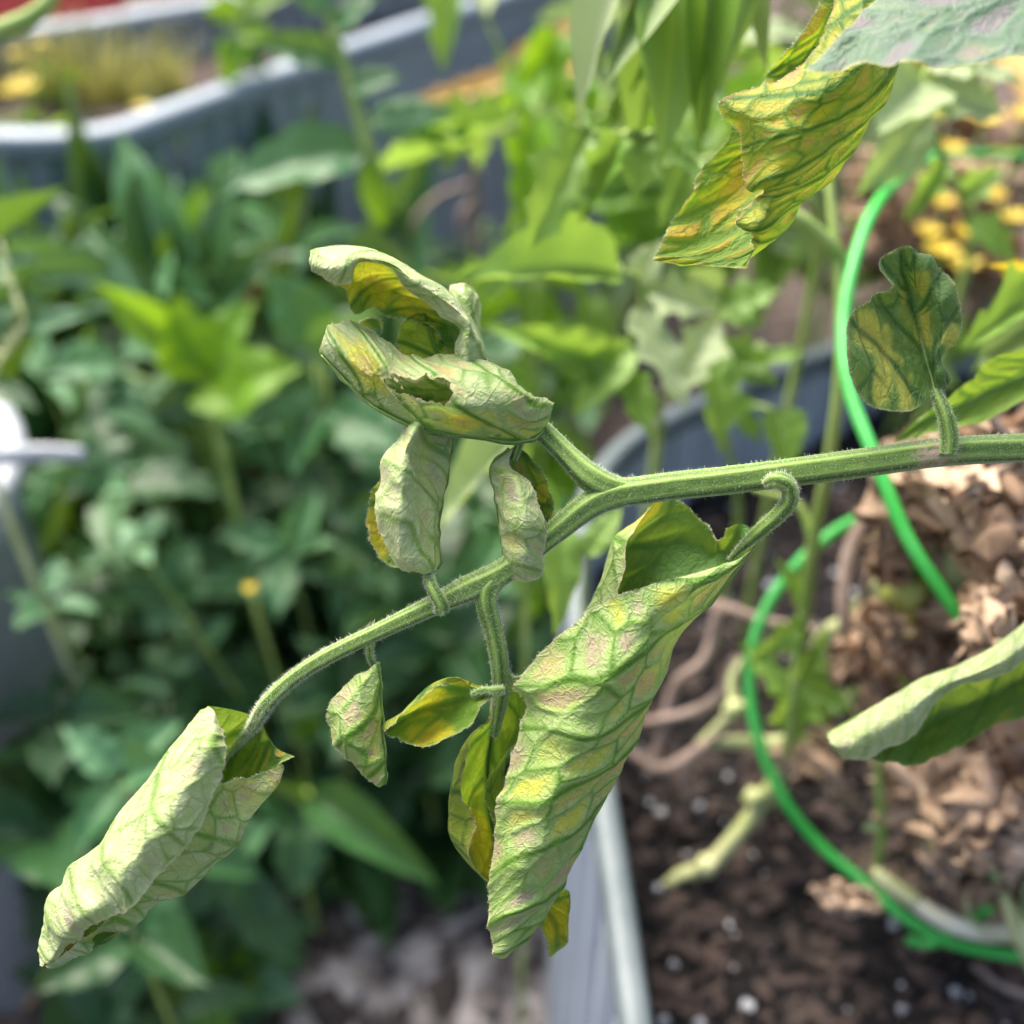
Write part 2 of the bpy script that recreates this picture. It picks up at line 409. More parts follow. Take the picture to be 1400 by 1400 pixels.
def voronoi_edge(x, y, s, jit=0.85):
    """F2-F1 and a random number per cell on a jittered unit grid"""
    ix = np.floor(x); iy = np.floor(y)
    f1 = np.full(x.shape, 9.0); f2 = np.full(x.shape, 9.0); rid = np.zeros(x.shape)
    for a in (-1, 0, 1):
        for b in (-1, 0, 1):
            cx = ix + a; cy = iy + b
            qx = cx + 0.5 + jit * (_hash(cx, cy, s) - 0.5); qy = cy + 0.5 + jit * (_hash(cx, cy, s + 5) - 0.5)
            d = np.hypot(x - qx, y - qy); r = _hash(cx, cy, s + 11)
            new = d < f1
            f2 = np.where(new, f1, np.minimum(f2, d)); rid = np.where(new, r, rid); f1 = np.where(new, d, f1)
    return f2 - f1, rid

def blade(name, parent, rows, vs, mat, see='under', nu=150, nv=90, S=9.0, slope=1.0, bend=0.02, seed=1, pleat=0.55, jag=0.8, wave=0.6,
          yel=0.5, les=0.45, yel2=None, les2=None, cs=6.5, holes=(), ref=(0.5, 0.25), d=D0, fine=0.05, margin_noise=0.34, spots=(), midrib=True, edge_hair=60):
    """a leaf blade through a grid of control points (rows run from base to tip, columns across; vs = -1 margin, 0 midrib, 1 margin)"""
    G = np.array([[at(p[0], p[1], d + p[2] / 1000) for p in r] for r in rows])
    A = np.swapaxes(hermite(np.swapaxes(G, 0, 1), nv, np.array(vs, float)), 0, 1)       # across
    mean = np.linalg.norm(np.diff(G, axis=0), axis=2).mean(1) + 1e-5
    V = hermite(A, nu, np.concatenate([[0], np.cumsum(mean)]))                         # along
    v = np.linspace(vs[0], vs[-1], nv)
    j0 = int(np.argmin(np.abs(v)))
    mid = V[:, j0]
    x = np.concatenate([[0], np.cumsum(np.linalg.norm(np.diff(mid, axis=0), axis=1))])
    xl = np.linalg.norm(np.diff(V, axis=0), axis=2).mean(1); x = np.concatenate([[0], np.cumsum(xl)])
    dy = np.linalg.norm(np.diff(V, axis=1), axis=2)
    y = np.concatenate([np.zeros((nu, 1)), np.cumsum(dy, axis=1)], axis=1); y = y - y[:, j0:j0 + 1]
    X = np.broadcast_to(x[:, None] * 1000, (nu, nv)).copy(); Y = y * 1000
    # veins
    wx = X + 3.0 * (fbm(X / 13, Y / 13, seed, 2) - 0.5) * 2; wy = Y + 2.2 * (fbm(X / 12, Y / 12, seed + 3, 2) - 0.5) * 2
    ay = np.abs(wy); side = np.where(Y < 0, 0.0, 0.45)
    q = (wx - slope * ay + bend * ay**2) / S + side + 0.37 * (seed % 5)
    cosv = 1 / math.sqrt(1 + slope**2)
    d1 = np.abs(q - np.round(q)) * S * cosv
    dm = np.abs(Y)
    rowsp = S * cosv / max(1, round(S * cosv / (cs * 0.8)))          # whole cells between two side veins
    vd, rid = voronoi_edge(q * S * cosv / rowsp + 0.5 * (seed % 2), (ay * math.sqrt(1 + slope**2) * 0.8 + 0.25 * wx) / (cs * 1.35), seed + 21, 0.92)
    vd = vd * cs * 0.55
    vd2, _ = voronoi_edge(X / 1.9, Y / 1.9, seed + 31); vd2 = vd2 * 0.9
    Wrow = np.maximum(np.abs(Y).max(1, keepdims=True), 3.0)
    tw = np.clip(1.2 - ay / Wrow * 0.6, 0.45, 1)
    vmid = np.exp(-(dm / 0.8)**2)
    patch = fbm(X / 9, Y / 9, seed + 77, 2)
    v1 = (0.95 * np.exp(-(d1 / (0.52 * tw))**2) + 0.30 * np.exp(-(d1 / 1.4)**2)) * (0.8 + 0.4 * patch)
    v2 = (0.40 + 0.58 * sstep(0.3, 0.65, patch)) * (0.74 * np.exp(-(vd / 0.33)**2) + 0.24 * np.exp(-(vd / 1.0)**2))
    v3 = 0.20 * np.exp(-(vd2 / 0.16)**2)
    vein = np.clip(np.maximum(np.maximum(vmid, v1), np.maximum(v2, v3)), 0, 1)
    dmin = np.minimum(np.minimum(dm, d1), vd)
    inter = sstep(0.2, cs * 0.36, dmin + 0.7 * (fbm(X / 2.6, Y / 2.6, seed + 15) - 0.5))
    yel_ = np.where(Y < 0, yel, yel if yel2 is None else yel2); les_ = np.where(Y < 0, les, les if les2 is None else les2)
    big = fbm(X / 16, Y / 16, seed + 41)
    cell = 0.55 * rid + 0.45 * big
    f_y = inter * sstep(-0.18, 0.22, yel_ - 1.0 + cell + 0.12 * (fbm(X / 3, Y / 3, seed + 9) - 0.5))
    core = sstep(cs * 0.12, cs * 0.32, dmin + 0.9 * (fbm(X / 2.2, Y / 2.2, seed + 51) - 0.5))
    rid2 = (rid * 7.31) % 1.0
    f_y = f_y * (0.65 + 0.35 * fbm(X / 2, Y / 2, seed + 19)) 
    f_l = core * sstep(-0.12, 0.12, les_ - 1.0 + 0.75 * rid2 + 0.25 * big)
    for (su, sv, sr, sy, sl) in spots:            # blotches at known places: (u, v, radius mm, yellow, lesion)
        iu = int(su * (nu - 1)); iv = int((sv - vs[0]) / (vs[-1] - vs[0]) * (nv - 1))
        dd = np.hypot((X - X[iu, iv]) * 0.75, Y - Y[iu, iv]) * (1 + 1.1 * (fbm(X / 3, Y / 3, seed + 61) - 0.5)) + 1.0 * vein
        f_y = np.maximum(f_y, sy * sstep(sr, sr * 0.45, dd)); f_l = np.maximum(f_l, sl * sstep(sr * 0.55, sr * 0.2, dd))
    # margin distance in mm
    em = np.minimum(Y - Y[:, :1], Y[:, -1:] - Y)
    em = np.minimum(em, (x[-1] * 1000 - X) * 1.0)
    edge = np.clip(1 - em / 0.75, 0, 1) * (0.4 + 0.6 * fbm(X / 3, Y / 3, seed + 71)) + 0.45 * sstep(1.6, 0, em) * sstep(0.5, 0.8, fbm(X / 4, Y / 4, seed + 72))
    edge = np.clip(edge, 0, 1)
    # relief: the blade bulges between the veins, towards the upper face
    du = np.gradient(V, axis=0); dv_ = np.gradient(V, axis=1)
    n = norm(np.cross(du, dv_))
    iu = int(ref[0] * (nu - 1)); iv = int(ref[1] * (nv - 1))
    view = norm(CAM - V[iu, iv])
    s_view = 1.0 if np.dot(n[iu, iv], view) > 0 else -1.0
    s_up = s_view if see == 'upper' else -s_view           # + n is the upper face?
    n_up = n * s_up
    relief = pleat * (sstep(0, 4.0, np.minimum(d1, dm * 0.8)) - 0.5) + 0.40 * pleat * (sstep(0, 1.6, vd) - 0.5) + fine * (sstep(0, 0.6, vd2) - 0.5)
    relief = relief + wave * 1.3 * (fbm(X / 14, Y / 14, seed + 81, 2) - 0.5) * 2 * (0.35 + 0.65 * sstep(6, 0, em))
    fade = sstep(0, 3, X) * sstep(0, 1.2, x[-1] * 1000 - X + 0.4)
    V = V + n_up * (relief * fade)[..., None] / 1000
    # ragged outline
    e0 = np.linspace(0, 1, nv)
    for sgn, jj in ((1, 0), (-1, nv - 1)):
        tip = V[:, jj]; inn = V[:, jj + sgn * max(3, nv // 12)]
        dirn = norm(tip - inn)
        off = jag * (fbm(x * 1000 / 5 + 50 * jj, x * 0, seed + 91, 2) - 0.5) * 2 + margin_noise * (fbm(x * 1000 / 1.1, x * 0 + jj, seed + 92, 2) - 0.5) * 2
        off = off * np.sin(np.pi * np.linspace(0, 1, nu))**0.4
        w = np.exp(-(np.arange(nv) if sgn == 1 else np.arange(nv)[::-1]) / (nv * 0.06))
        V = V + (dirn * off[:, None])[:, None, :] * w[None, :, None] / 1000
    keep = np.ones((nu - 1, nv - 1), bool)
    for (hu, hv, ru, rv) in holes:
        U, W = np.meshgrid(np.linspace(0, 1, nu - 1), np.linspace(vs[0], vs[-1], nv - 1), indexing='ij')
        r = np.hypot((U - hu) / ru, (W - hv) / rv) + 1.1 * (fbm(U * 40, W * 12, seed + 7) - 0.5)
        keep &= r > 1
        rr = np.hypot((np.linspace(0, 1, nu)[:, None] - hu) / ru, (v[None] - hv) / rv) + 1.1 * (fbm(np.linspace(0, 1, nu)[:, None] * 40 + 0 * v[None], v[None] * 12 + 0 * X, seed + 7) - 0.5)
        edge = np.maximum(edge, sstep(1.35, 1.02, rr))
    faces = []
    for i in range(nu - 1):
        for j in range(nv - 1):
            if keep[i, j]:
                a, b, c, e = i * nv + j, (i + 1) * nv + j, (i + 1) * nv + j + 1, i * nv + j + 1
                faces.append((a, b, c, e) if s_up > 0 else (a, e, c, b))
    dat = np.stack([vein, f_y, f_l, edge], -1)
    lc = np.stack([X, Y, np.full_like(X, seed * 13.0)], -1)
    me = mesh_from(name, V.reshape(-1, 3), faces, mat, attrs={'dat': ('FLOAT_COLOR', dat.reshape(-1, 4)), 'lc': ('FLOAT_VECTOR', lc.reshape(-1, 3))})
    o = obj(name, me, parent)
    if midrib:        # raised rib along the lower face
        pm = V[:, j0] - n_up[:, j0] * 0.0002
        step = max(1, nu // 40)
        Lr = pm[::step]; rad = np.linspace(0.00055, 0.00015, len(Lr)) * min(1.0, x[-1] / 0.05)
        Vt, _, dt, lt = tube_data(Lr, rad, 70, 8, 3, seed)
        mr = mesh_from('midrib', Vt.reshape(-1, 3), tube_faces(70, 8), M_STEM, attrs={'dat': ('FLOAT_COLOR', dt.reshape(-1, 4)), 'lc': ('FLOAT_VECTOR', lt.reshape(-1, 3))})
        obj('midrib', mr, o)
    if edge_hair:
        for jj, sg in ((0, 1), (nv - 1, -1)):
            dirn = norm(V[:, jj] - V[:, jj + sg * 3])
            HAIRS.append((V[:, jj], dirn, edge_hair, (0.15, 0.45)))
    return o

def flush_hairs(parent, seed=3):
    """all the fine hairs of one plant, one mesh"""
    rg = np.random.default_rng(seed); Vs = []; F = []; off = 0
    for P, Nn, cnt, (l0, l1) in HAIRS:
        k = rg.integers(0, len(P), cnt)
        p = P[k] + rg.normal(0, 0.00012, (cnt, 3)); n = norm(Nn[k] + rg.normal(0, 0.35, (cnt, 3)))
        ln = (l0 + (l1 - l0) * rg.random(cnt)**2.5) / 1000
        r = 0.000022 + 0.000012 * rg.random(cnt)
        a = norm(np.cross(n, [0.31, 0.52, 0.79])); b = np.cross(n, a)
        base = p - n * 0.0001
        for t in range(3):
            an = 2.0944 * t
            Vs.append(base + r[:, None] * (math.cos(an) * a + math.sin(an) * b))
        bendv = rg.normal(0, 0.18, (cnt, 3)) * ln[:, None]
        Vs.append(p + n * ln[:, None] + bendv)
        for i in range(cnt):
            b0, b1, b2, tp = off + i, off + cnt + i, off + 2 * cnt + i, off + 3 * cnt + i
            F += [(b0, b1, tp), (b1, b2, tp), (b2, b0, tp)]
        off += 4 * cnt
    HAIRS.clear()
    me = mesh_from('fine_hairs', np.concatenate(Vs), F, M_HAIR)
    o = obj('fine_hairs', me, parent); o['kind'] = 'stuff'
    return o

# ------------------------------------------------------------------ the setting: ground, beds, soil
BED_Z, SOIL_Z = 0.45, 0.385

def sheet(name, x0, x1, y0, y1, nx, ny, z, amp, mat, sc=30, seed=0, kind='structure', inside=None):
    gx, gy = np.meshgrid(np.linspace(x0, x1, nx), np.linspace(y0, y1, ny), indexing='ij')
    gz = z + amp * (fbm(gx * sc, gy * sc, seed, 4) - 0.5) * 2
    V = np.stack([gx, gy, gz], -1).reshape(-1, 3)
    I, J = np.meshgrid(np.arange(nx - 1), np.arange(ny - 1), indexing='ij')
    k = np.ones(I.shape, bool) if inside is None else inside((gx[:-1, :-1] + gx[1:, 1:]) / 2, (gy[:-1, :-1] + gy[1:, 1:]) / 2)
    I, J = I[k], J[k]
    F = np.stack([I * ny + J, (I + 1) * ny + J, (I + 1) * ny + J + 1, I * ny + J + 1], -1).tolist()
    o = obj(name, mesh_from(name, V, F, mat)); o['kind'] = kind
    return o

gnd = mesh_from('ground', [(-120, -120, -0.012), (120, -120, -0.012), (120, 120, -0.012), (-120, 120, -0.012)], [(0, 1, 2, 3)], M_GROUND)
obj('ground', gnd)['kind'] = 'structure'
sheet('path', -1.6, 0.9, -0.3, 2.6, 220, 240, 0.0, 0.012, M_GROUND, sc=22, seed=5)

def closed(P, n):
    P = np.array(P, float); m = len(P)
    Q = np.concatenate([P[-2:], P, P[:3]]); k = 40
    H = hermite(Q, (len(Q) - 1) * k + 1)[2 * k:(2 + m) * k]
    s = np.concatenate([[0], np.cumsum(np.linalg.norm(np.diff(np.vstack([H, H[:1]]), axis=0), axis=1))])
    t = np.linspace(0, s[-1], n, endpoint=False)
    Hc = np.vstack([H, H[:1]])
    return np.stack([np.interp(t, s, Hc[:, c]) for c in range(Hc.shape[1])], -1), s[-1]

def inside_poly(P):
    P = P[::6]; Q = np.roll(P, 1, 0)
    def f(x, y):
        x = np.asarray(x, float)[..., None]; y = np.asarray(y, float)[..., None]
        cr = ((P[:, 1] > y) != (Q[:, 1] > y)) & (x < (Q[:, 0] - P[:, 0]) * (y - P[:, 1]) / (Q[:, 1] - P[:, 1] + 1e-12) + P[:, 0])
        return (cr.sum(-1) % 2) == 1
    return f

def raised_bed(label, pts, soil_z, corr=0.034, rim_w=0.020, rim_mat=None, wall_mat=None):
    P, length = closed([(p[0], p[1]) for p in pts], 700)
    T = norm(np.roll(P, -1, 0) - np.roll(P, 1, 0)); Nn = np.stack([T[:, 1], -T[:, 0]], -1)
    area = 0.5 * np.sum(P[:, 0] * np.roll(P[:, 1], -1) - np.roll(P[:, 0], -1) * P[:, 1])
    if area < 0: Nn = -Nn                                     # outward
    root = empty('raised_bed', (P[:, 0].mean(), P[:, 1].mean(), 0), label, 'raised bed')
    # rim: rolled steel edging
    prof = []
    for k in range(20):
        a = 2 * math.pi * k / 20; ca, sa = math.cos(a), math.sin(a)
        prof.append((rim_w * 0.5 * math.copysign(abs(ca)**0.6, ca), (0.011 if rim_w > 0.02 else 0.008) * math.copysign(abs(sa)**0.7, sa)))
    V = []; F = []; n = len(P); m = len(prof)
    for i in range(n):
        for (o_, h) in prof: V.append((*(P[i] + Nn[i] * o_), BED_Z + h))
    for i in range(n):
        for k in range(m):
            a, b = i, (i + 1) % n
            F.append((a * m + k, b * m + k, b * m + (k + 1) % m, a * m + (k + 1) % m))
    obj('rim', mesh_from('rim', V, F, rim_mat or M_RIM), root)
    # corrugated wall in separate panels
    npan = max(4, int(length / 0.42)); per = 140
    t = np.linspace(0, n, npan * per + 1)
    def pt(u):
        i = int(math.floor(u)) % n; f = u - math.floor(u); j = (i + 1) % n
        return P[i] * (1 - f) + P[j] * f, norm(Nn[i] * (1 - f) + Nn[j] * f)
    for k in range(npan):
        V = []; F = []
        us = t[k * per:(k + 1) * per + 1]
        for a, u in enumerate(us):
            p, nn = pt(u); s = u / n * length
            off = 0.0055 * math.cos(2 * math.pi * s / corr) + (0.0012 if k % 2 else 0)
            for z in (-0.01, 0.15, 0.30, BED_Z - 0.005): V.append((*(p + nn * off), z))
        for a in range(len(us) - 1):
            for z in range(3): F.append((a * 4 + z, (a + 1) * 4 + z, (a + 1) * 4 + z + 1, a * 4 + z + 1))
        obj('wall_panel', mesh_from('wall_panel', V, F, wall_mat or M_STEEL), root)
    return root, P

# the bed beside the camera
b1 = [on_z(868, 1400, BED_Z), on_z(846, 1240, BED_Z), on_z(822, 1080, BED_Z), on_z(796, 900, BED_Z), on_z(788, 760, BED_Z), on_z(818, 660, BED_Z), on_z(880, 598, BED_Z),
      on_z(1000, 540, BED_Z), on_z(1140, 485, BED_Z), on_z(1400, 390, BED_Z)]
near = b1[0] + (b1[0] - b1[2]) * 2.2
b1 = [near] + b1 + [b1[-1] + np.array([0.35, 0.02, 0]), b1[-1] + np.array([0.45, -0.45, 0]), np.array([0.75, near[1] - 0.1, 0]), near + np.array([0.15, -0.12, 0])]
BED1, P1 = raised_bed('blue-grey corrugated steel bed holding dark soil and the dying tomato plants', b1, SOIL_Z, rim_w=0.011, rim_mat=M_RIM2, wall_mat=M_STEEL1)
in1 = inside_poly(P1)
x0, x1, y0, y1 = P1[:, 0].min(), P1[:, 0].max(), P1[:, 1].min(), P1[:, 1].max()
gx = max(-0.05, x0)
sheet('soil', x0, x1, y0, y1, 260, 300, SOIL_Z, 0.006, M_SOIL, sc=60, seed=11, inside=in1)

# the bed across the weeds
b2 = [on_z(-420, 150, BED_Z), on_z(-200, 178, BED_Z), on_z(0, 195, BED_Z), on_z(140, 190, BED_Z), on_z(220, 165, BED_Z), on_z(330, 125, BED_Z), on_z(450, 82, BED_Z), on_z(570, 40, BED_Z), on_z(690, -2, BED_Z), on_z(860, -60, BED_Z),
      on_z(860, -110, BED_Z), on_z(640, -50, BED_Z), on_z(400, -6, BED_Z), on_z(250, 18, BED_Z), on_z(60, 48, BED_Z), on_z(-150, 60, BED_Z), on_z(-420, 66, BED_Z), on_z(-500, 100, BED_Z)]
BED2, P2 = raised_bed('long rounded steel bed with pale blue rim, grass and yellow flowers growing in it', b2, SOIL_Z, rim_w=0.026)
in2 = inside_poly(P2)
sheet('soil', P2[:, 0].min(), P2[:, 0].max(), P2[:, 1].min(), P2[:, 1].max(), 120, 120, SOIL_Z + 0.02, 0.02, M_GROUND, sc=25, seed=13, inside=in2)
lb = [on_z(568, 72, 0.40), on_z(620, 54, 0.40), on_z(620, 54, 0.40), on_z(568, 72, 0.40)]
out2 = norm(np.array([lb[1][1] - lb[0][1], -(lb[1][0] - lb[0][0]), 0]))
if np.dot(out2, CAM - lb[0]) < 0: out2 = -out2
lv = []
for dz, q in ((-0.024, 0), (-0.024, 1), (0.010, 1), (0.010, 0)):
    for th in (0.0, 0.002): lv.append(lb[q] * np.array([1, 1, 0]) + np.array([0, 0, 0.405 + dz]) + out2 * (0.012 + th))
obj('maker_plate', mesh_from('maker_plate', lv, [(0, 2, 4, 6), (1, 7, 5, 3), (0, 1, 3, 2), (2, 3, 5, 4), (4, 5, 7, 6), (6, 7, 1, 0)], M_PRINT, smooth=False), BED2)

# dark uneven strip on the ground at the foot of that bed
sv = []; sf = []
for i in range(40):
    for j in range(14):
        u, w = i / 39, j / 13
        a = on_z(300 + 460 * u, 330 - 40 * u, 0.0); b = on_z(330 + 460 * u, 190 - 40 * u, 0.0)
        p = a * (1 - w) + b * w
        p[2] = 0.022 + 0.018 * fbm(np.array(u * 9), np.array(w * 4), 3)
        sv.append(p)
for i in range(39):
    for j in range(13): sf.append((i * 14 + j, (i + 1) * 14 + j, (i + 1) * 14 + j + 1, i * 14 + j + 1))
tag(obj('ground_strip', mesh_from('ground_strip', sv, sf, M_DARKSTRIP)), kind='structure')

def bits(name, n, place, size, mat, seed, flat=0.3, longer=1.0):
    """loose bits joined into one mesh: small bent boxes"""
    rg = np.random.default_rng(seed); V = []; F = []
    for k in range(n):
        c = place(rg)
        if c is None: continue
        s = size[0] + (size[1] - size[0]) * rg.random()**2
        a = rg.random() * 6.283; t1, t2 = rg.normal(0, 0.35, 2)
        R = (Matrix.Rotation(a, 3, 'Z') @ Matrix.Rotation(t1, 3, 'X') @ Matrix.Rotation(t2, 3, 'Y'))
        R = np.array(R); l = s * longer * (0.6 + 0.8 * rg.random()); w = s * (0.7 + 0.6 * rg.random()); h = s * flat * (0.6 + 0.8 * rg.random())
        o = len(V)
        for sx, sy, sz in ((-1, -1, -1), (1, -1, -1), (1, 1, -1), (-1, 1, -1), (-.8, -.7, 1), (.7, -.8, 1), (.8, .7, 1), (-.7, .8, 1)):
            q = R @ (np.array([sx * l, sy * w, sz * h]) * 0.5 * (0.75 + 0.5 * rg.random(3)))
            V.append(np.array(c) + q)
        F += [(o, o + 3, o + 2, o + 1), (o + 4, o + 5, o + 6, o + 7), (o, o + 1, o + 5, o + 4), (o + 1, o + 2, o + 6, o + 5), (o + 2, o + 3, o + 7, o + 6), (o + 3, o, o + 4, o + 7)]
    o = obj(name, mesh_from(name, V, F, mat, smooth=False)); o['kind'] = 'stuff'
    return o

def soil_h(x, y, z=SOIL_Z, amp=0.006, sc=60, seed=11):
    return z + amp * (float(fbm(np.array(x * sc), np.array(y * sc), seed, 4)) - 0.5) * 2

def soil_spot(lo=0.0):
    def f(rg):
        p = on_z(820 + 700 * rg.random(), 640 + 860 * rg.random(), SOIL_Z)
        if not in1(p[0] - 0.012, p[1]) or not in1(p[0], p[1]): return None
        return (p[0], p[1], soil_h(p[0], p[1]) + lo)
    return f
tag(bits('soil_crumbs', 6500, soil_spot(0.0005), (0.001, 0.0045), M_SOIL, 1, flat=0.8), 'dark crumbs of potting soil in the bed', 'soil')
tag(bits('bark_pieces', 1100, soil_spot(0.001), (0.002, 0.008), M_BARK, 2, flat=0.35, longer=2.2), 'brown bark fragments scattered on the dark soil', 'bark')
tag(bits('perlite', 190, soil_spot(0.0010), (0.0014, 0.0048), M_PERL, 3, flat=0.8), 'white perlite grains scattered through the dark soil', 'perlite')

def path_spot(rg):
    p = on_z(250 + 560 * rg.random(), 1040 + 420 * rg.random(), 0.0)
    return (p[0], p[1], 0.008 + 0.014 * rg.random())
tag(bits('wood_chips', 1500, path_spot, (0.010, 0.034), M_CHIP, 4, flat=0.3, longer=2.2), 'greyish wood chip mulch on the path below the leaves', 'mulch')
tag(bits('wood_chips', 700, path_spot, (0.012, 0.036), M_CHIPD, 14, flat=0.3, longer=2.2), 'dark chips mixed into the path mulch', 'mulch')  # darker tone, for contrast between the chips
tag(bits('wood_chips', 420, path_spot, (0.012, 0.034), M_CHIPL, 15, flat=0.25, longer=2.4), 'pale chips lying on top of the path mulch', 'mulch')  # paler tone, for contrast between the chips
def path_spot2(rg):
    p = on_z(-20 + 800 * rg.random(), 240 + 420 * rg.random(), 0.0)
    return None if in1(p[0], p[1]) or in2(p[0], p[1]) else (p[0], p[1], 0.008 + 0.014 * rg.random())
tag(bits('wood_chips', 1800, path_spot2, (0.008, 0.024), M_CHIP, 5, flat=0.22, longer=2.2), 'brown mulch between the weeds and the far bed', 'mulch')

# white tub and red tub
def tub(name, label, cat, c, r0, r1, h, mat, lip=0.012):
    prof = [(r0 * 0.96, 0.0), (r0, 0.004), (r0 + (r1 - r0) * 0.5, h * 0.5), (r1, h - 0.03), (r1 + lip * 0.3, h - 0.028), (r1 + lip * 0.3, h - 0.024), (r1, h - 0.018), (r1, h - 0.010), (r1 + lip, h - 0.008), (r1 + lip, h), (r1 + lip * 0.6, h + 0.003), (r1 - 0.003, h + 0.001), (r1 - 0.004, h - 0.02), (r0 - 0.004, 0.012), (0.001, 0.012)]
    n = 72; V = []; F = []
    for i in range(n):
        a = 2 * math.pi * i / n
        for (r, z) in prof: V.append((c[0] + r * math.cos(a), c[1] + r * math.sin(a), c[2] + z))
    m = len(prof)
    for i in range(n):
        for k in range(m - 1): F.append((i * m + k, ((i + 1) % n) * m + k, ((i + 1) % n) * m + k + 1, i * m + k + 1))
    F.append(tuple(i * m for i in reversed(range(n))))
    root = empty(name, c, label, cat)
    obj('tub_body', mesh_from('tub_body', V, F, mat), root)
    return root
tc = at(-272, 660, 0.60)
tubw = tub('plastic_tub', 'white plastic tub with a thick lip standing in the weeds', 'tub', (tc[0], tc[1], 0.0), 0.092, 0.104, tc[2], M_WHITE)
ta = at(-10, 626, 0.585); tb_ = at(116, 622, 0.585)
tube('carry_lug', [ta, ta * 0.5 + tb_ * 0.5 + np.array([0, 0, 0.002]), tb_], [0.0035, 0.0035, 0.003], M_WHITE, tubw, nseg=20, ns=12, squash=1.5)
rc = on_z(0, -40, 0.42)
tub('plastic_tub', 'red plastic tub just beyond the long steel bed', 'tub', (rc[0] - 0.05, rc[1] + 0.10, 0.0), 0.14, 0.17, 0.42, M_RED)

# ------------------------------------------------------------------ leaf pieces for the blurred plants
def leaf_mesh(kind, seed, nu=15, nv=9):
    """unit-length leaf, base at the origin, tip towards +X, unit width, +Z upper face"""
    rg = np.random.default_rng(seed)
    u = np.linspace(0, 1, nu); v = np.linspace(-1, 1, nv)
    if kind == 'ovate': w = np.sin(np.pi * u**0.72)**0.85
    elif kind == 'lance': w = np.sin(np.pi * u**0.85)**1.1
    elif kind == 'lobed':
        w = np.sin(np.pi * u**0.75)**0.8 * (1 + 0.28 * np.sin(u * 19 + seed)) * (0.9 + 0.1 * np.sin(u * 41))
    elif kind == 'toothed':
        w = np.sin(np.pi * u**0.7)**0.8 * (0.93 + 0.12 * ((u * 9) % 1))
    else: w = np.clip(np.sin(np.pi * u**0.5), 0, 1)**0.6 * (0.55 + 0.45 * u)     # strap, widest at the end
    w = w * 0.5; w[0] = 0.012; w[-1] = 0.012
    droop = rg.uniform(0.1, 0.38); fold = rg.uniform(0.1, 0.5); roll = rg.uniform(-0.3, 0.5); tw = rg.uniform(-0.5, 0.5)
    V = []
    for i in range(nu):
        a = tw * u[i]
        for j in range(nv):
            y = v[j] * w[i]; z = fold * abs(y) - roll * 1.4 * y * y - droop * u[i]**2 + droop * 0.4 * u[i]
            z += 0.03 * math.sin(u[i] * 22 + (2 if v[j] > 0 else 0)) * abs(v[j]) * (kind != 'lance')
            z += 0.05 * (rg.random() - 0.5) * abs(v[j])**3
            V.append((u[i], y * math.cos(a) - z * math.sin(a) * 0.3, z + y * math.sin(a)))
    F = [(i * nv + j, (i + 1) * nv + j, (i + 1) * nv + j + 1, i * nv + j + 1) for i in range(nu - 1) for j in range(nv - 1)]
    return V, F
_cache = {}
def leaf_of(kind, variant, mat):
    k = (kind, variant, mat.name)
    if k not in _cache:
        V, F = leaf_mesh(kind, 100 + variant * 7 + len(kind))
        _cache[k] = mesh_from('leaf', V, F, mat)
    return _cache[k]

def put_leaf(parent, base, tip, width, up, mat, kind='ovate', variant=None, name='leaf'):
    base = Vector(base); tip = Vector(tip)
    X = tip - base; L = X.length; X = X.normalized()
    Z = Vector(up); Z = (Z - X * Z.dot(X)).normalized(); Y = Z.cross(X)
    M = Matrix((( X.x * L, Y.x * width, Z.x * L, base.x), (X.y * L, Y.y * width, Z.y * L, base.y), (X.z * L, Y.z * width, Z.z * L, base.z), (0, 0, 0, 1)))
    o = bpy.data.objects.new(name, leaf_of(kind, RNG.randrange(5) if variant is None else variant, mat)); COL.objects.link(o)
    o.parent = parent; o.matrix_parent_inverse = Matrix.Translation(-parent.location)
    o.matrix_basis = M
    return o

def weed(g, h, nn, ll, mat, kind, label, group, name='weed_plant', lean=0.15, wr=0.55, stem_mat=None, r=0.0022, spread=1.0, droop=0.15):
    root = empty(name, g, label, 'weed', group)
    lx, ly = RNG.uniform(-lean, lean) * h, RNG.uniform(-lean, lean) * h
    g = Vector(g)
    path = [g + Vector((0, 0, -0.01)), g + Vector((lx * .3, ly * .3, h * .4)), g + Vector((lx * .7, ly * .7, h * .75)), g + Vector((lx, ly, h))]
    tube('stem', [tuple(p) for p in path], [r, r * .9, r * .7, r * .4], stem_mat or M_STEMB, root, nseg=14, ns=6)
    a0 = RNG.random() * 6.28
    for k in range(nn):
        f = 0.22 + 0.78 * k / max(1, nn - 1)
        p = g + Vector((lx * f, ly * f, h * f)); s = ll * (1.15 - 0.55 * f) * RNG.uniform(0.8, 1.2)
        for q in range(2 if k < nn - 1 else 4):
            a = a0 + k * 1.571 + q * (3.1416 if k < nn - 1 else 1.571) + RNG.uniform(-.35, .35)
            el = RNG.uniform(-droop - 0.25, 0.5) + (0.3 if k == nn - 1 else 0)
            d = Vector((math.cos(a) * math.cos(el), math.sin(a) * math.cos(el), math.sin(el)))
            up = Vector((RNG.uniform(-.3, .3), RNG.uniform(-.4, .2), 1))
            put_leaf(root, p + d * 0.004, p + d * s * spread, s * wr * RNG.uniform(0.85, 1.15), up, mat, kind)
    return root

def px_weed(px, py, z, *a, **k):
    p = on_z(px, py, z)
    return weed((p[0], p[1], 0.0), z, *a, **k)

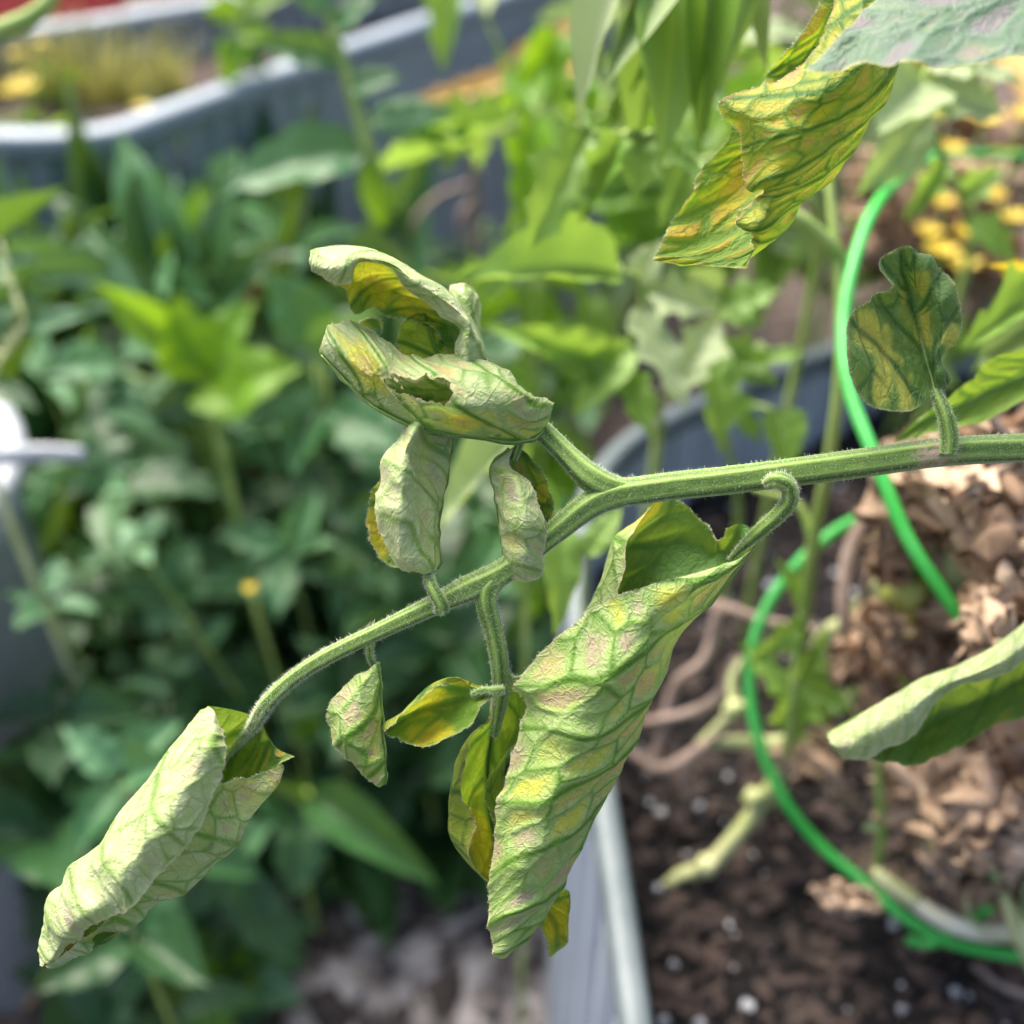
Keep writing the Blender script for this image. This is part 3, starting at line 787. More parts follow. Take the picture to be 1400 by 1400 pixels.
# ------------------------------------------------------------------ the mass of weeds, each plant an object
def free(p):
    return not in1(p[0] - 0.0, p[1]) and not in2(p[0], p[1]) and p[0] > -1.2 and np.hypot(p[0] - tc[0], p[1] - tc[1]) > 0.12
def to_px(p):
    q = np.array(p) - CAM; d = q @ FWD
    return 700 + FPX * (q @ RGT) / d, 700 - FPX * (q @ UPV) / d
def clear_view(p, px, py):
    bx, by = to_px((p[0], p[1], 0.03))
    if bx > 340 and by > 1190: return False          # the wood chips stay open
    return not (px < 110 and py > 640)               # and so does the side of the white tub
MARKS = [(on_z(20, 700, 0.1), 'beside the white tub'), (on_z(560, 1260, 0.0), 'at the edge of the wood chips'), (on_z(780, 900, 0.1), 'against the wall of the near bed'),
         (on_z(150, 300, 0.1), 'at the foot of the far bed'), (on_z(480, 300, 0.0), 'by the dark strip'), (on_z(330, 500, 0.1), 'near the thin reddish stalk'),
         (on_z(330, 850, 0.1), 'in the middle of the thicket'), (on_z(120, 1150, 0.1), 'in the deep shade of the thicket'), (on_z(120, 560, 0.05), 'around the patch of bare mulch'), (on_z(560, 700, 0.1), 'between the thicket and the near bed'), (on_z(450, 980, 0.05), 'under the long mint leaf'), (on_z(250, 980, 0.05), 'behind the drooping dark leaf'), (on_z(640, 1000, 0.05), 'by the corrugated wall of the near bed'), (on_z(230, 720, 0.1), 'around the tiny yellow bud'), (on_z(450, 760, 0.1), 'below the broad blue-green leaves')]
def mark(p):
    return min(MARKS, key=lambda m: np.hypot(m[0][0] - p[0], m[0][1] - p[1]))[1]
def scatter(n, region, zr, look, mat, kind, nn, ll, wr, seed, **kw):
    r = random.Random(seed); placed = []
    tries = 0; zm = (zr[0] + zr[1]) / 2
    while len(placed) < n and tries < n * 30:
        tries += 1
        px = r.uniform(region[0], region[2]); py = r.uniform(region[1], region[3]); z = r.uniform(*zr)
        p = on_z(px, py, z)
        if not free(p) or not clear_view(p, px, py) or any(math.hypot(px - a, py - b) < kw.get('gap', 45) for a, b in placed): continue
        placed.append((px, py))
        k2 = {a: b for a, b in kw.items() if a != 'gap'}
        label = ('taller ' if z > zm else 'lower ') + look + ' ' + mark(p)
        weed((p[0], p[1], 0.0), z, r.randint(*nn), r.uniform(*ll), mat, kind, label, label, wr=wr, **k2)
scatter(44, (0, 700, 700, 1230), (0.16, 0.32), 'dark green broad-leaved weed', M_WEED, 'ovate', (2, 4), (0.065, 0.105), 0.55, 21, gap=38)
scatter(22, (0, 330, 740, 760), (0.20, 0.38), 'green toothed-leaf weed', M_WEED, 'toothed', (2, 4), (0.09, 0.135), 0.48, 22, gap=55)
scatter(9, (100, 580, 470, 760), (0.34, 0.42), 'pale young weed with small leaves', M_WEEDL, 'toothed', (4, 5), (0.04, 0.055), 0.5, 23, gap=35)
scatter(26, (90, 740, 680, 1180), (0.14, 0.34), 'grey-green weed with soft oval leaves', M_WEEDL, 'ovate', (2, 4), (0.05, 0.085), 0.5, 24, gap=50)
scatter(12, (-20, 1150, 340, 1400), (0.05, 0.16), 'dark weed with rounded leaves', M_WEED, 'ovate', (2, 3), (0.05, 0.075), 0.65, 25)
scatter(9, (-20, 1150, 330, 1400), (0.06, 0.18), 'bright low weed with small leaves', M_WEEDB, 'ovate', (2, 3), (0.03, 0.05), 0.6, 30)
scatter(12, (430, 520, 780, 900), (0.12, 0.30), 'mid green weed with toothed leaves', M_WEEDL, 'toothed', (3, 4), (0.06, 0.09), 0.5, 26)
scatter(6, (60, 320, 420, 430), (0.40, 0.46), 'upright narrow-leaved weed', M_WEEDL, 'lance', (4, 6), (0.08, 0.12), 0.34, 27, gap=55)
scatter(6, (20, 330, 420, 450), (0.38, 0.44), 'upright dark broad-leaved weed', M_WEED, 'ovate', (4, 6), (0.07, 0.10), 0.5, 28, gap=50)
scatter(7, (500, 260, 780, 420), (0.16, 0.30), 'small dark weed', M_WEED, 'toothed', (3, 4), (0.06, 0.09), 0.5, 29, gap=55)

# rosettes of long leaves rising in front of the far bed
def rosette(px, py, z, n, ln, mat, label, group, kind='lance', wr=0.28, tilt=(0.7, 1.35), seed=1, az=None):
    r = random.Random(seed); p = on_z(px, py, z); g = Vector((p[0], p[1], 0.0))
    root = empty('rosette_plant', g, label, 'weed', group)
    for k in range(n):
        a = (r.uniform(*az) if az else k * 2.4 + r.uniform(-.3, .3)); el = r.uniform(*tilt); L = ln * r.uniform(0.75, 1.15)
        d = Vector((math.cos(a) * math.cos(el), math.sin(a) * math.cos(el), math.sin(el)))
        put_leaf(root, g + Vector((0, 0, 0.0)) + d * 0.01, g + d * L, L * wr, Vector((0, -0.8, 0.6)) - d * 0.1, mat, kind)
    tube('crown', [g + Vector((0, 0, -0.02)), g + Vector((0, 0, 0.012)), g + Vector((0, 0, 0.03))], [0.008, 0.009, 0.004], M_STEMB, root, nseg=8, ns=8)
    return root
rosette(265, 800, 0.0, 16, 0.44, M_WEEDL, 'tall grey-green rosette of long leaves in front of the far bed', None, seed=2, tilt=(1.0, 1.45), wr=0.2)
rosette(150, 790, 0.0, 13, 0.42, M_WEED, 'long dark leaves rising beside the tall grey-green rosette', None, seed=3, tilt=(1.0, 1.45), wr=0.2)
rosette(60, 780, 0.0, 9, 0.38, M_WEEDL, 'upright leaves under the bend of the pale blue rim', None, seed=4, tilt=(1.0, 1.45), wr=0.2)
rosette(430, 730, 0.0, 12, 0.42, M_WEEDL, 'broad grey-green leaves rising by the dark strip', None, seed=5, wr=0.28, tilt=(0.9, 1.4))
rosette(345, 760, 0.0, 13, 0.44, M_WEED, 'dark upright leaves between the two grey-green rosettes', None, seed=6, tilt=(1.0, 1.45), wr=0.2)

# single weeds whose leaves can be told apart in the photograph: (base px, py, d) (tip px, py, d) width px
def px_plant(name, label, cat, stem, leaves, stem_mat=M_STEMB, group=None, foot=0.0):
    pts = [at(*s[:3]) for s in stem]
    base = np.array([pts[0][0], pts[0][1], foot])
    root = empty(name, base, label, cat, group)
    rad = [pxr(s[3], s[2]) for s in stem]
    if pts[0][2] - foot > 0.03 and foot >= 0:
        pts = [base, base * 0.5 + pts[0] * 0.5] + pts; rad = [rad[0], rad[0]] + rad
    tube('stem', pts, rad, stem_mat, root, nseg=40, ns=10)
    for lf in leaves:
        b, t, w, mat, kind = lf[:5]
        up = lf[5] if len(lf) > 5 else (0, -0.75, 0.65)
        B, T = at(*b), at(*t)
        put_leaf(root, B, T, w * (b[2] + t[2]) / 2 / FPX, up, mat, kind)
        k = np.argmin([np.linalg.norm(np.array(q) - B) for q in pts])
        if np.linalg.norm(pts[k] - B) > 0.004:
            tube('leaf_stalk', [pts[k], (pts[k] + B) / 2 + np.array([0, 0, 0.002]), B], [0.0012, 0.001, 0.0008], stem_mat, root, nseg=8, ns=6)
    return root

px_plant('sow_thistle', 'tall weed stem with large toothed grey-green leaves crossing the far bed', 'weed',
    [(556, 420, .66, 22), (540, 335, .62, 22), (520, 250, .60, 20), (497, 180, .59, 18), (470, 90, .58, 16), (440, -10, .57, 15)],
    [((498, 205, .59), (292, 248, .57), 100, M_WEEDL, 'toothed', (0.1, -.6, .8)), ((505, 165, .59), (612, 148, .57), 52, M_WEEDL, 'toothed'), ((470, 85, .58), (345, 52, .57), 48, M_WEEDL, 'toothed'),
     ((500, 215, .59), (528, 320, .6), 44, M_WEEDB, 'lance'), ((480, 120, .58), (545, 100, .57), 44, M_WEEDL, 'ovate'), ((445, 20, .57), (400, -60, .56), 50, M_WEEDL, 'toothed'), ((455, 40, .57), (520, -10, .56), 40, M_WEEDL, 'ovate'),
     ((530, 300, .61), (570, 350, .6), 40, M_WEED, 'ovate')])
px_plant('dock_plant', 'bright yellow-green broad-leaved weed lit against dark leaves', 'weed',
    [(300, 600, .68, 14), (285, 540, .66, 14), (270, 480, .64, 10)],
    [((290, 540, .64), (388, 500, .60), 105, M_WEEDB, 'ovate'), ((280, 520, .64), (238, 405, .62), 85, M_WEEDB, 'ovate'), ((275, 490, .64), (125, 385, .62), 62, M_WEEDB, 'lance'), ((285, 500, .64), (335, 415, .62), 76, M_WEEDB, 'ovate'), ((290, 545, .64), (200, 560, .62), 60, M_WEED, 'ovate'), ((285, 520, .64), (320, 560, .61), 80, M_WEEDB, 'ovate')])
px_plant('long_leaved_weed', 'weed with long upright grey-green straps rising to the far rim', 'weed',
    [(270, 560, .76, 14), (268, 480, .74, 14), (262, 430, .72, 12)],
    [((262, 440, .72), (150, 160, .70), 78, M_WEEDL, 'lance', (.2, -.9, .4)), ((265, 430, .72), (222, 235, .70), 70, M_WEEDL, 'lance', (-.1, -.9, .4)), ((268, 430, .72), (318, 225, .70), 66, M_WEED, 'lance', (.1, -.9, .4)), ((262, 445, .72), (110, 300, .70), 70, M_WEEDL, 'lance', (.1, -.6, .7)), ((264, 440, .72), (180, 230, .71), 60, M_WEED, 'lance'),
     ((268, 440, .72), (365, 330, .70), 62, M_WEEDL, 'lance'), ((262, 430, .73), (265, 250, .72), 60, M_WEEDB, 'lance')])
px_plant('broad_weed', 'weed with pale mint leaves hanging over the bare mulch', 'weed',
    [(160, 640, .80, 10), (150, 560, .76, 9), (120, 500, .72, 7)],
    [((165, 500, .72), (62, 495, .68), 70, M_WEEDL, 'ovate', (0, -.3, 1)), ((130, 520, .72), (215, 590, .7), 60, M_WEEDL, 'ovate'), ((150, 560, .74), (80, 600, .7), 50, M_WEED, 'ovate'), ((330, 560, .72), (250, 560, .70), 36, M_WEEDL, 'ovate')])
px_plant('broad_weed', 'broad blue-green leaves in front of the reddish stalk', 'weed',
    [(430, 620, .8, 10), (440, 540, .76, 9), (440, 470, .72, 7)],
    [((440, 470, .70), (370, 370, .68), 90, M_WEEDL, 'ovate'), ((440, 500, .70), (520, 430, .68), 80, M_WEEDL, 'ovate'), ((430, 520, .70), (330, 560, .66), 90, M_WEED, 'ovate'), ((450, 560, .70), (540, 600, .66), 90, M_WEEDL, 'ovate'), ((430, 560, .7), (400, 650, .68), 70, M_WEEDL, 'ovate')])
px_plant('reddish_stalk', 'thin reddish stalk among the broad green leaves', 'weed', [(325, 520, .82, 14), (335, 440, .80, 13), (352, 370, .78, 9)],
    [((352, 372, .78), (362, 330, .77), 16, M_ORNG, 'lance')], stem_mat=simple_mat('red_stalk', (0.35, 0.07, 0.05), (0.45, 0.14, 0.08), 60, 0.5))
px_plant('edge_weed', 'pale stemmed weed with narrow leaves beside the white tub', 'weed', [(-40, 560, .52, 12), (10, 480, .5, 10), (35, 440, .49, 7)],
    [((0, 330, .5), (82, 256, .48), 30, M_WEEDL, 'lance'), ((-20, 420, .5), (60, 400, .49), 40, M_WEEDL, 'lance'), ((20, 450, .5), (120, 425, .49), 40, M_WEEDL, 'lance'), ((0, 360, .5), (60, 355, .49), 26, M_WEEDL, 'lance'), ((5, 470, .5), (-30, 380, .49), 40, M_WEEDL, 'lance'), ((-10, 520, .5), (50, 560, .49), 34, M_WEED, 'lance')], stem_mat=M_STEMP)
px_plant('broad_weed', 'weed with one long mint leaf arching above the wood chips', 'weed', [(420, 1210, .78, 9), (425, 1130, .70, 8), (420, 1080, .66, 6)],
    [((425, 1090, .64), (590, 1200, .60), 70, M_WEED, 'ovate', (0, -.4, .9)), ((420, 1100, .65), (330, 1060, .62), 60, M_WEED, 'ovate'), ((420, 1120, .66), (400, 1230, .64), 70, M_WEED, 'ovate')])
px_plant('broad_weed', 'weed with drooping dark leaf pointing down at the chips', 'weed', [(300, 1240, .80, 9), (305, 1190, .72, 8), (310, 1150, .66, 6)],
    [((312, 1170, .66), (405, 1330, .64), 70, M_WEED, 'ovate'), ((305, 1180, .66), (240, 1260, .64), 60, M_WEED, 'ovate'), ((310, 1160, .66), (370, 1130, .64), 60, M_WEEDL, 'ovate')])
px_plant('yellowing_weed', 'low weed with yellow-green leaves below the rolled leaflet', 'weed', [(215, 1420, .86, 8), (210, 1380, .80, 7)],
    [((210, 1400, .8), (205, 1345, .78), 60, M_WEEDB, 'ovate'), ((215, 1400, .8), (150, 1420, .78), 50, M_WEEDB, 'ovate'), ((215, 1400, .8), (280, 1390, .78), 40, M_WEEDB, 'ovate')])
px_plant('grass_stalk', 'dry straw stalk leaning at the edge of the chips', 'stalk', [(10, 1420, .85, 8), (40, 1370, .80, 7), (72, 1330, .76, 5)], [], stem_mat=M_ORNG)
px_plant('broad_weed', 'large soft leaf glowing behind the folded pale leaflet', 'weed', [(720, 690, .42, 10), (705, 640, .38, 9), (690, 600, .36, 7)],
    [((700, 600, .35), (600, 722, .33), 70, M_TOMP, 'ovate', (-.3, -.7, .6)), ((700, 640, .36), (690, 560, .35), 60, M_TOM, 'ovate')])
px_plant('curled_stem', 'thick smooth green stem bending beside the red tub', 'stem', [(-160, 110, .42, 26), (-60, 62, .42, 26), (0, 42, .42, 27), (45, 22, .42, 25), (75, -10, .42, 22), (90, -60, .42, 20)], [], stem_mat=M_STEMB, foot=-1)

# flowers
def flower(parent, c, r, mat, n=9, name='flower_head', tilt=None):
    rg = random.Random(int(abs(c[0]) * 1e5)); V = []; F = []
    for k in range(n):
        a = 6.283 * k / n + rg.uniform(-.1, .1); d = np.array([math.cos(a), math.sin(a) * .9, 0.35 + rg.uniform(-.1, .2)]); e = np.array([-math.sin(a), math.cos(a), 0])
        o = len(V); c_ = np.array(c)
        for f, w in ((0.05, .08), (.5, .22), (.85, .18), (1.0, .03)):
            V += [c_ + d * r * f - e * r * w, c_ + d * r * f + np.array([0, 0, r * .05]), c_ + d * r * f + e * r * w]
        for q in range(3):
            F += [(o + q * 3, o + q * 3 + 3, o + q * 3 + 4, o + q * 3 + 1), (o + q * 3 + 1, o + q * 3 + 4, o + q * 3 + 5, o + q * 3 + 2)]
    return obj(name, mesh_from(name, V, F, mat), parent)
def flowering(label, group, heads, foot, mat=M_YEL, r=0.012, leafmat=M_WEEDB):
    for (px, py, d, s) in heads:
        p = at(px, py, d); g = np.array([p[0] + 0.01, p[1] + 0.01, foot])
        root = empty('flowering_plant', g, label, 'flower', group)
        tube('stem', [g, (g + p) / 2 + np.array([0.004, 0, 0]), p], [0.0014, 0.0012, 0.001], M_STEMB, root, nseg=10, ns=6)
        flower(root, p, r * s, mat)
        for q in range(3):
            a = q * 2.1 + px; m = g * (0.6 - .1 * q) + p * (0.4 + .1 * q)
            put_leaf(root, m, m + np.array([math.cos(a) * .03, math.sin(a) * .03, .006]), .009, (0, 0, 1), leafmat, 'lance')
flowering('yellow star-shaped flower among the dry grass in the far bed', 'yellow flowers in the far bed', [(32, 122, 1.0, 1.3), (195, 150, .98, 0.8), (8, 128, 1.02, .7), (55, 60, 1.05, .6), (20, 75, 1.05, .6)], SOIL_Z + 0.0)
flowering('orange-yellow blossom beyond the rim of the far bed', 'orange-yellow blossoms beyond the far bed', [(455, 28, 1.5, 1.5), (490, 4, 1.5, 2.0), (520, 14, 1.5, 2.2), (555, -4, 1.5, 2.0), (535, 24, 1.52, 1.6), (690, -4, 1.25, 1.8), (755, 6, 1.45, 2.4), (820, 2, 1.4, 2.6), (780, -10, 1.45, 2.4), (850, 18, 1.4, 2.0)], 0.35, r=0.014)
flowering('small yellow blossom in the tangle behind the green wire', 'yellow blossoms behind the green wire',
    [(1245, 205, 0.61, 1.5), (1285, 345, 0.58, 1.5), (1345, 165, 0.61, 1.7), (1355, 270, 0.60, 1.4), (1330, 260, 0.60, 1.5), (1270, 320, 0.59, 1.3), (1315, 365, 0.58, 1.6), (1385, 300, 0.58, 1.5), (1300, 205, 0.62, 1.3), (1290, 280, 0.60, 1.2), (1372, 215, 0.61, 1.5), (1240, 260, 0.62, 1.2), (1395, 160, 0.62, 1.5), (1260, 155, 0.64, 1.6), (1215, 150, 0.64, 1.5), (1320, 320, 0.59, 1.2)], SOIL_Z, r=0.0062, leafmat=M_TOM)
flowering('tiny yellow bud in the dark thicket', None, [(342, 805, .62, .7)], 0.0, r=0.006)

# grass tufts in the far bed
def grass_tuft(label, px0, px1, py, n, seed, mat, h=0.10):
    r = random.Random(seed); V = []; F = []
    c0 = on_z((px0 + px1) / 2, py, SOIL_Z + 0.02)
    root_loc = c0
    for k in range(n):
        p = on_z(r.uniform(px0, px1), py + r.uniform(-30, 10), SOIL_Z + 0.015); a = r.uniform(0, 6.28); b = r.uniform(0.15, 0.8); hh = h * r.uniform(.5, 1.2)
        o = len(V)
        for i in range(5):
            f = i / 4; q = p + np.array([math.cos(a) * b * hh * f * f, math.sin(a) * b * hh * f * f, hh * f * (1 - .2 * f)])
            w = 0.0022 * (1 - f * .85); e = np.array([-math.sin(a), math.cos(a), 0]) * w
            V += [q - e, q + e]
        for i in range(4): F.append((o + i * 2, o + i * 2 + 1, o + i * 2 + 3, o + i * 2 + 2))
    o = obj('grass_tuft', mesh_from('grass_tuft', V, F, mat))
    return tag(o, label, 'grass')
M_GRASS = plant_material('dry_grass', (0.22, 0.24, 0.07), (0.36, 0.34, 0.14), trans=0.35, tcol=(0.4, 0.38, 0.1))
grass_tuft('olive dry grass growing along the inside of the far bed rim', 40, 260, 150, 260, 3, M_GRASS, .085)
grass_tuft('sparse dry grass beside the yellow star flowers', -60, 60, 130, 110, 4, M_GRASS, .07)
px_plant('bed_plant', 'bright leafy plant growing in the far bed behind the tall weed', 'plant', [(330, 120, 1.02, 10), (325, 60, 1.0, 10), (335, 0, .98, 8)],
    [((330, 60, 1.0), (310, 120, .98), 40, M_WEEDB, 'ovate'), ((330, 40, 1.0), (385, 60, .98), 40, M_WEEDB, 'ovate'), ((332, 20, 1.0), (280, 10, .98), 40, M_WEEDB, 'ovate'), ((335, 10, .99), (400, -10, .98), 44, M_WEEDB, 'ovate'), ((330, 80, 1.0), (295, 60, .98), 30, M_WEEDL, 'ovate'), ((335, 0, 1.0), (340, -50, .98), 40, M_WEEDB, 'ovate'), ((330, 70, 1.0), (360, 95, .98), 30, M_WEEDL, 'ovate')], foot=SOIL_Z)

# dry orange strap leaves and twigs at the end of the far bed
def dried_strap(label, pts, w, mat=M_ORNG, cat='dry leaf', name='dry_strap_leaf'):
    P = hermite(np.array([at(*p) for p in pts]), 40); T = norm(np.gradient(P, axis=0)); S = norm(np.cross(T, [0, -.6, .8])); Nn = np.cross(S, T); V = []; F = []
    for i in range(40):
        f = i / 39; ww = w * (0.25 + 0.75 * math.sin(math.pi * (0.12 + 0.86 * f))) * (1 + .2 * math.sin(i * 1.7))
        for j in range(5):
            v = (j - 2) / 2; V.append(P[i] + S[i] * v * ww + Nn[i] * (abs(v) * ww * .7 + .0008 * math.sin(i * .9 + j)))
    for i in range(39):
        for j in range(4): F.append((i * 5 + j, (i + 1) * 5 + j, (i + 1) * 5 + j + 1, i * 5 + j + 1))
    return tag(obj(name, mesh_from(name, V, F, mat)), label, cat)
dried_strap('long dried tan leaf lying from the orange blossoms down to the far bed', [(850, 5, .95), (770, 45, .93), (715, 85, .92), (690, 110, .92), (640, 125, .92), (590, 138, .92), (540, 160, .93)], 0.010)
dried_strap('short curled orange dry leaf above the grey twigs', [(810, 60, .85), (780, 90, .84), (755, 125, .84), (735, 160, .84)], 0.009)
tw = empty('dry_twig', at(655, 330, .9) * np.array([1, 1, 0]), 'grey forked dry twig standing at the foot of the far bed', 'twig')
tube('branch', [at(655, 345, .98), at(650, 270, .95), at(648, 200, .92), at(660, 148, .9)], [.004, .005, .006, .004], M_TWIG, tw, nseg=24, ns=8)
tube('branch', [at(648, 250, .94), at(600, 268, .93), at(570, 300, .93), at(560, 340, .95)], [.003, .003, .0025, .002], M_TWIG, tw, nseg=20, ns=8)
tube('branch', [at(650, 270, .95), at(632, 300, .95), at(640, 345, .97)], [.004, .004, .004], M_TWIG, tw, nseg=20, ns=8)

# ------------------------------------------------------------------ tomato foliage behind the branch
U1 = (-0.15, -0.8, 0.5)
px_plant('tomato_plant', 'green tomato shoot with long hanging leaves behind the yellow leaf', 'tomato plant',
    [(1120, 330, .42, 14), (1080, 260, .36, 13), (1040, 235, .34, 11), (960, 220, .33, 9), (880, 188, .325, 8), (800, 182, .32, 7), (760, 200, .32, 5)],
    [((805, 182, .32), (722, 335, .31), 92, M_TOM, 'lobed', U1), ((850, 186, .32), (793, 296, .315), 50, M_TOM, 'lobed', U1), ((885, 190, .325), (868, 268, .32), 52, M_TOM, 'lobed', U1),
     ((900, 192, .325), (962, 240, .32), 30, M_TOM, 'ovate', U1), ((950, 215, .33), (905, 305, .325), 60, M_TOM, 'lobed', U1), ((780, 178, .32), (800, 140, .32), 40, M_TOM, 'lobed', U1), ((990, 228, .33), (970, 300, .33), 46, M_TOM, 'lobed', U1)], foot=SOIL_Z)
px_plant('tomato_plant', 'tomato shoot above the frame dropping pale and bright green leaves', 'tomato plant',
    [(1060, -160, .30, 14), (1000, -110, .30, 13), (930, -80, .30, 12), (860, -70, .30, 10)],
    [((935, -90, .29), (905, 215, .285), 105, M_TOM, 'lance', U1), ((880, -80, .29), (770, 140, .285), 74, M_TOMP, 'lance', (-.5, -.6, .6)), ((890, -75, .29), (838, 108, .28), 46, M_TOMP, 'lance', (.4, -.7, .5)),
     ((985, -90, .29), (955, 195, .285), 70, M_TOM, 'lance', U1), ((1030, -110, .29), (1000, 130, .285), 52, M_TOM, 'lance', (.4, -.6, .5)), ((1010, -100, .30), (1050, 90, .30), 40, M_TOMP, 'lance', U1), ((900, -60, .31), (880, 120, .31), 50, M_TOM, 'lance', (.5, -.6, .5)),
     ((960, -80, .31), (985, 150, .31), 50, M_TOM, 'lance', (.6, -.6, .5)), ((930, -80, .31), (860, 200, .32), 50, M_TOM, 'lance', (-.5, -.6, .5))], foot=-1)
px_plant('tomato_plant', 'tomato shoot with a broad striped leaf pointing at the arched leaflet', 'tomato plant',
    [(900, 560, .46, 15), (850, 530, .40, 14), (862, 470, .38, 13), (880, 410, .37, 12), (870, 380, .36, 9), (845, 372, .35, 7)],
    [((848, 374, .345), (622, 378, .33), 118, M_TOM, 'ovate', (0, -.6, .8)), ((835, 505, .38), (730, 455, .36), 74, M_TOM, 'ovate'), ((870, 420, .37), (940, 560, .36), 66, M_TOMP, 'lobed'), ((885, 400, .37), (975, 420, .36), 60, M_TOMP, 'lobed'),
     ((860, 470, .38), (790, 560, .37), 56, M_TOM, 'ovate'), ((850, 500, .38), (890, 590, .37), 50, M_TOM, 'lobed'), ((835, 500, .38), (665, 440, .37), 44, M_TOM, 'lance'), ((870, 385, .37), (905, 330, .36), 50, M_TOMP, 'ovate')], foot=SOIL_Z)
px_plant('tomato_plant', 'pale crumpled tomato foliage between the green wire and the blue bed wall', 'tomato plant',
    [(1010, 700, .50, 10), (985, 560, .44, 10), (975, 470, .41, 9), (985, 400, .40, 7)],
    [((980, 420, .40), (1065, 395, .39), 60, M_TOM, 'lobed'), ((978, 440, .40), (920, 540, .39), 64, M_TOMP, 'lobed'), ((978, 470, .41), (1060, 520, .40), 60, M_TOM, 'lobed'), ((975, 480, .41), (990, 610, .40), 54, M_TOM, 'lobed'), ((985, 400, .40), (940, 370, .39), 50, M_TOMP, 'ovate'),
     ((985, 500, .41), (1100, 480, .40), 44, M_TOM, 'lobed'), ((1060, 560, .41), (1080, 640, .40), 60, M_TOM, 'ovate'), ((985, 530, .42), (1040, 600, .41), 50, M_TOM, 'lobed'), ((985, 410, .40), (1040, 440, .39), 56, M_TOM, 'lobed')], foot=SOIL_Z)
px_plant('tomato_plant', 'yellow-green leaf hanging below the thick stem in front of the blue wall', 'tomato plant',
    [(800, 760, .42, 8), (780, 730, .36, 7), (758, 700, .32, 6)], [((762, 705, .31), (768, 862, .30), 64, M_TOM, 'ovate', (.2, -.8, .5)), ((760, 700, .31), (720, 640, .31), 40, M_TOM, 'ovate', U1), ((800, 760, .33), (850, 690, .33), 40, M_TOM, 'ovate', U1)], foot=SOIL_Z)
px_plant('tomato_plant', 'tomato shoot with cream and grey-green leaves behind the silvery leaf', 'tomato plant',
    [(1330, 330, .5, 12), (1300, 240, .42, 11), (1270, 170, .38, 9), (1260, 120, .36, 7)],
    [((1260, 110, .36), (1200, 180, .35), 100, M_TOMP, 'ovate'), ((1265, 130, .36), (1370, 150, .35), 80, M_TOMP, 'lobed'), ((1270, 160, .37), (1180, 260, .37), 70, M_TOMP, 'ovate'), ((1290, 220, .40), (1240, 300, .40), 40, M_TOM, 'lobed'), ((1310, 270, .44), (1370, 230, .43), 46, M_TOM, 'lobed'), ((1270, 90, .36), (1400, 100, .34), 50, M_TOMP, 'lobed'), ((1320, 300, .45), (1390, 350, .44), 50, M_TOM, 'lobed')], foot=SOIL_Z)
px_plant('tomato_plant', 'yellow-edged leaf pushing in behind the small spotted leaflet', 'tomato plant',
    [(1470, 420, .40, 10), (1450, 400, .34, 9), (1430, 390, .31, 7)],
    [((1440, 385, .30), (1325, 465, .29), 70, M_TOM, 'lobed', (-.3, -.6, .7)), ((1440, 390, .30), (1370, 360, .29), 36, M_YEL, 'lobed'), ((1440, 420, .3), (1330, 505, .295), 60, M_TOMP, 'lobed')], foot=SOIL_Z)

def bush(name, label, cx, cy, d, n, sx, sy, ll, mats, kinds, seed, foot=SOIL_Z):
    """leafy plant filling a region: branching stem with many leaves"""
    r = random.Random(seed); base = at(cx, cy + sy, d + 0.02); base[2] = foot
    root = empty(name, base, label, 'plant')
    top = at(cx, cy - sy * .6, d)
    trunk = [base, base * .6 + top * .4 + np.array([.01, 0, 0]), top]
    tube('stem', trunk, [.003, .0025, .0015], M_STEMB, root, nseg=16, ns=8)
    H = hermite(np.array(trunk), 30)
    for k in range(max(4, n // 5)):
        p0 = H[r.randrange(6, 29)]; p1 = at(cx + r.uniform(-sx, sx), cy + r.uniform(-sy, sy), d + r.uniform(-.05, .05))
        tube('branch', [p0, (p0 + p1) / 2 + np.array([0, 0, .008]), p1], [.0016, .0014, .001], M_STEMB, root, nseg=10, ns=6)
        for q in range(5):
            f = .35 + .65 * q / 4; p = p0 * (1 - f) + p1 * f + np.array([0, 0, .008 * 4 * f * (1 - f)]); a = r.uniform(0, 6.28); L = ll * r.uniform(.7, 1.3)
            dr = np.array([math.cos(a), math.sin(a), r.uniform(-.9, .3)]); dr /= np.linalg.norm(dr)
            put_leaf(root, p, p + dr * L, L * .45, (r.uniform(-.4, .4), r.uniform(-.8, .1), .9), r.choice(mats), r.choice(kinds))
    return root
bush('tomato_plant', 'leafy tomato plant filling the space behind the hanging shoots', 840, 120, .62, 60, 220, 190, .055, [M_TOM, M_TOM, M_WEEDB, M_TOMP], ['lobed', 'ovate'], 31)
bush('tomato_plant', 'leafy tomato plant behind the arch of green wire', 1130, 200, .70, 50, 180, 200, .055, [M_TOM, M_TOMP, M_WEED], ['lobed', 'ovate'], 32)
bush('tomato_plant', 'half dead tomato plant among the small yellow blossoms', 1320, 230, .78, 60, 140, 240, .05, [M_TOM, M_TOMP, M_DRY, M_ORNG], ['lobed', 'lance'], 33)
bush('tomato_plant', 'tangle of green leaves at the rounded end of the near bed', 735, 440, .66, 40, 80, 90, .05, [M_TOM, M_WEED, M_WEEDB], ['lobed', 'ovate'], 34, foot=0.0)
bush('hedge_plant', 'distant leafy shrub beyond the end of the far bed', 980, -40, 1.3, 90, 420, 160, .10, [M_TOM, M_WEED, M_WEEDB, M_WEEDL], ['ovate', 'lobed'], 35, foot=0.0)

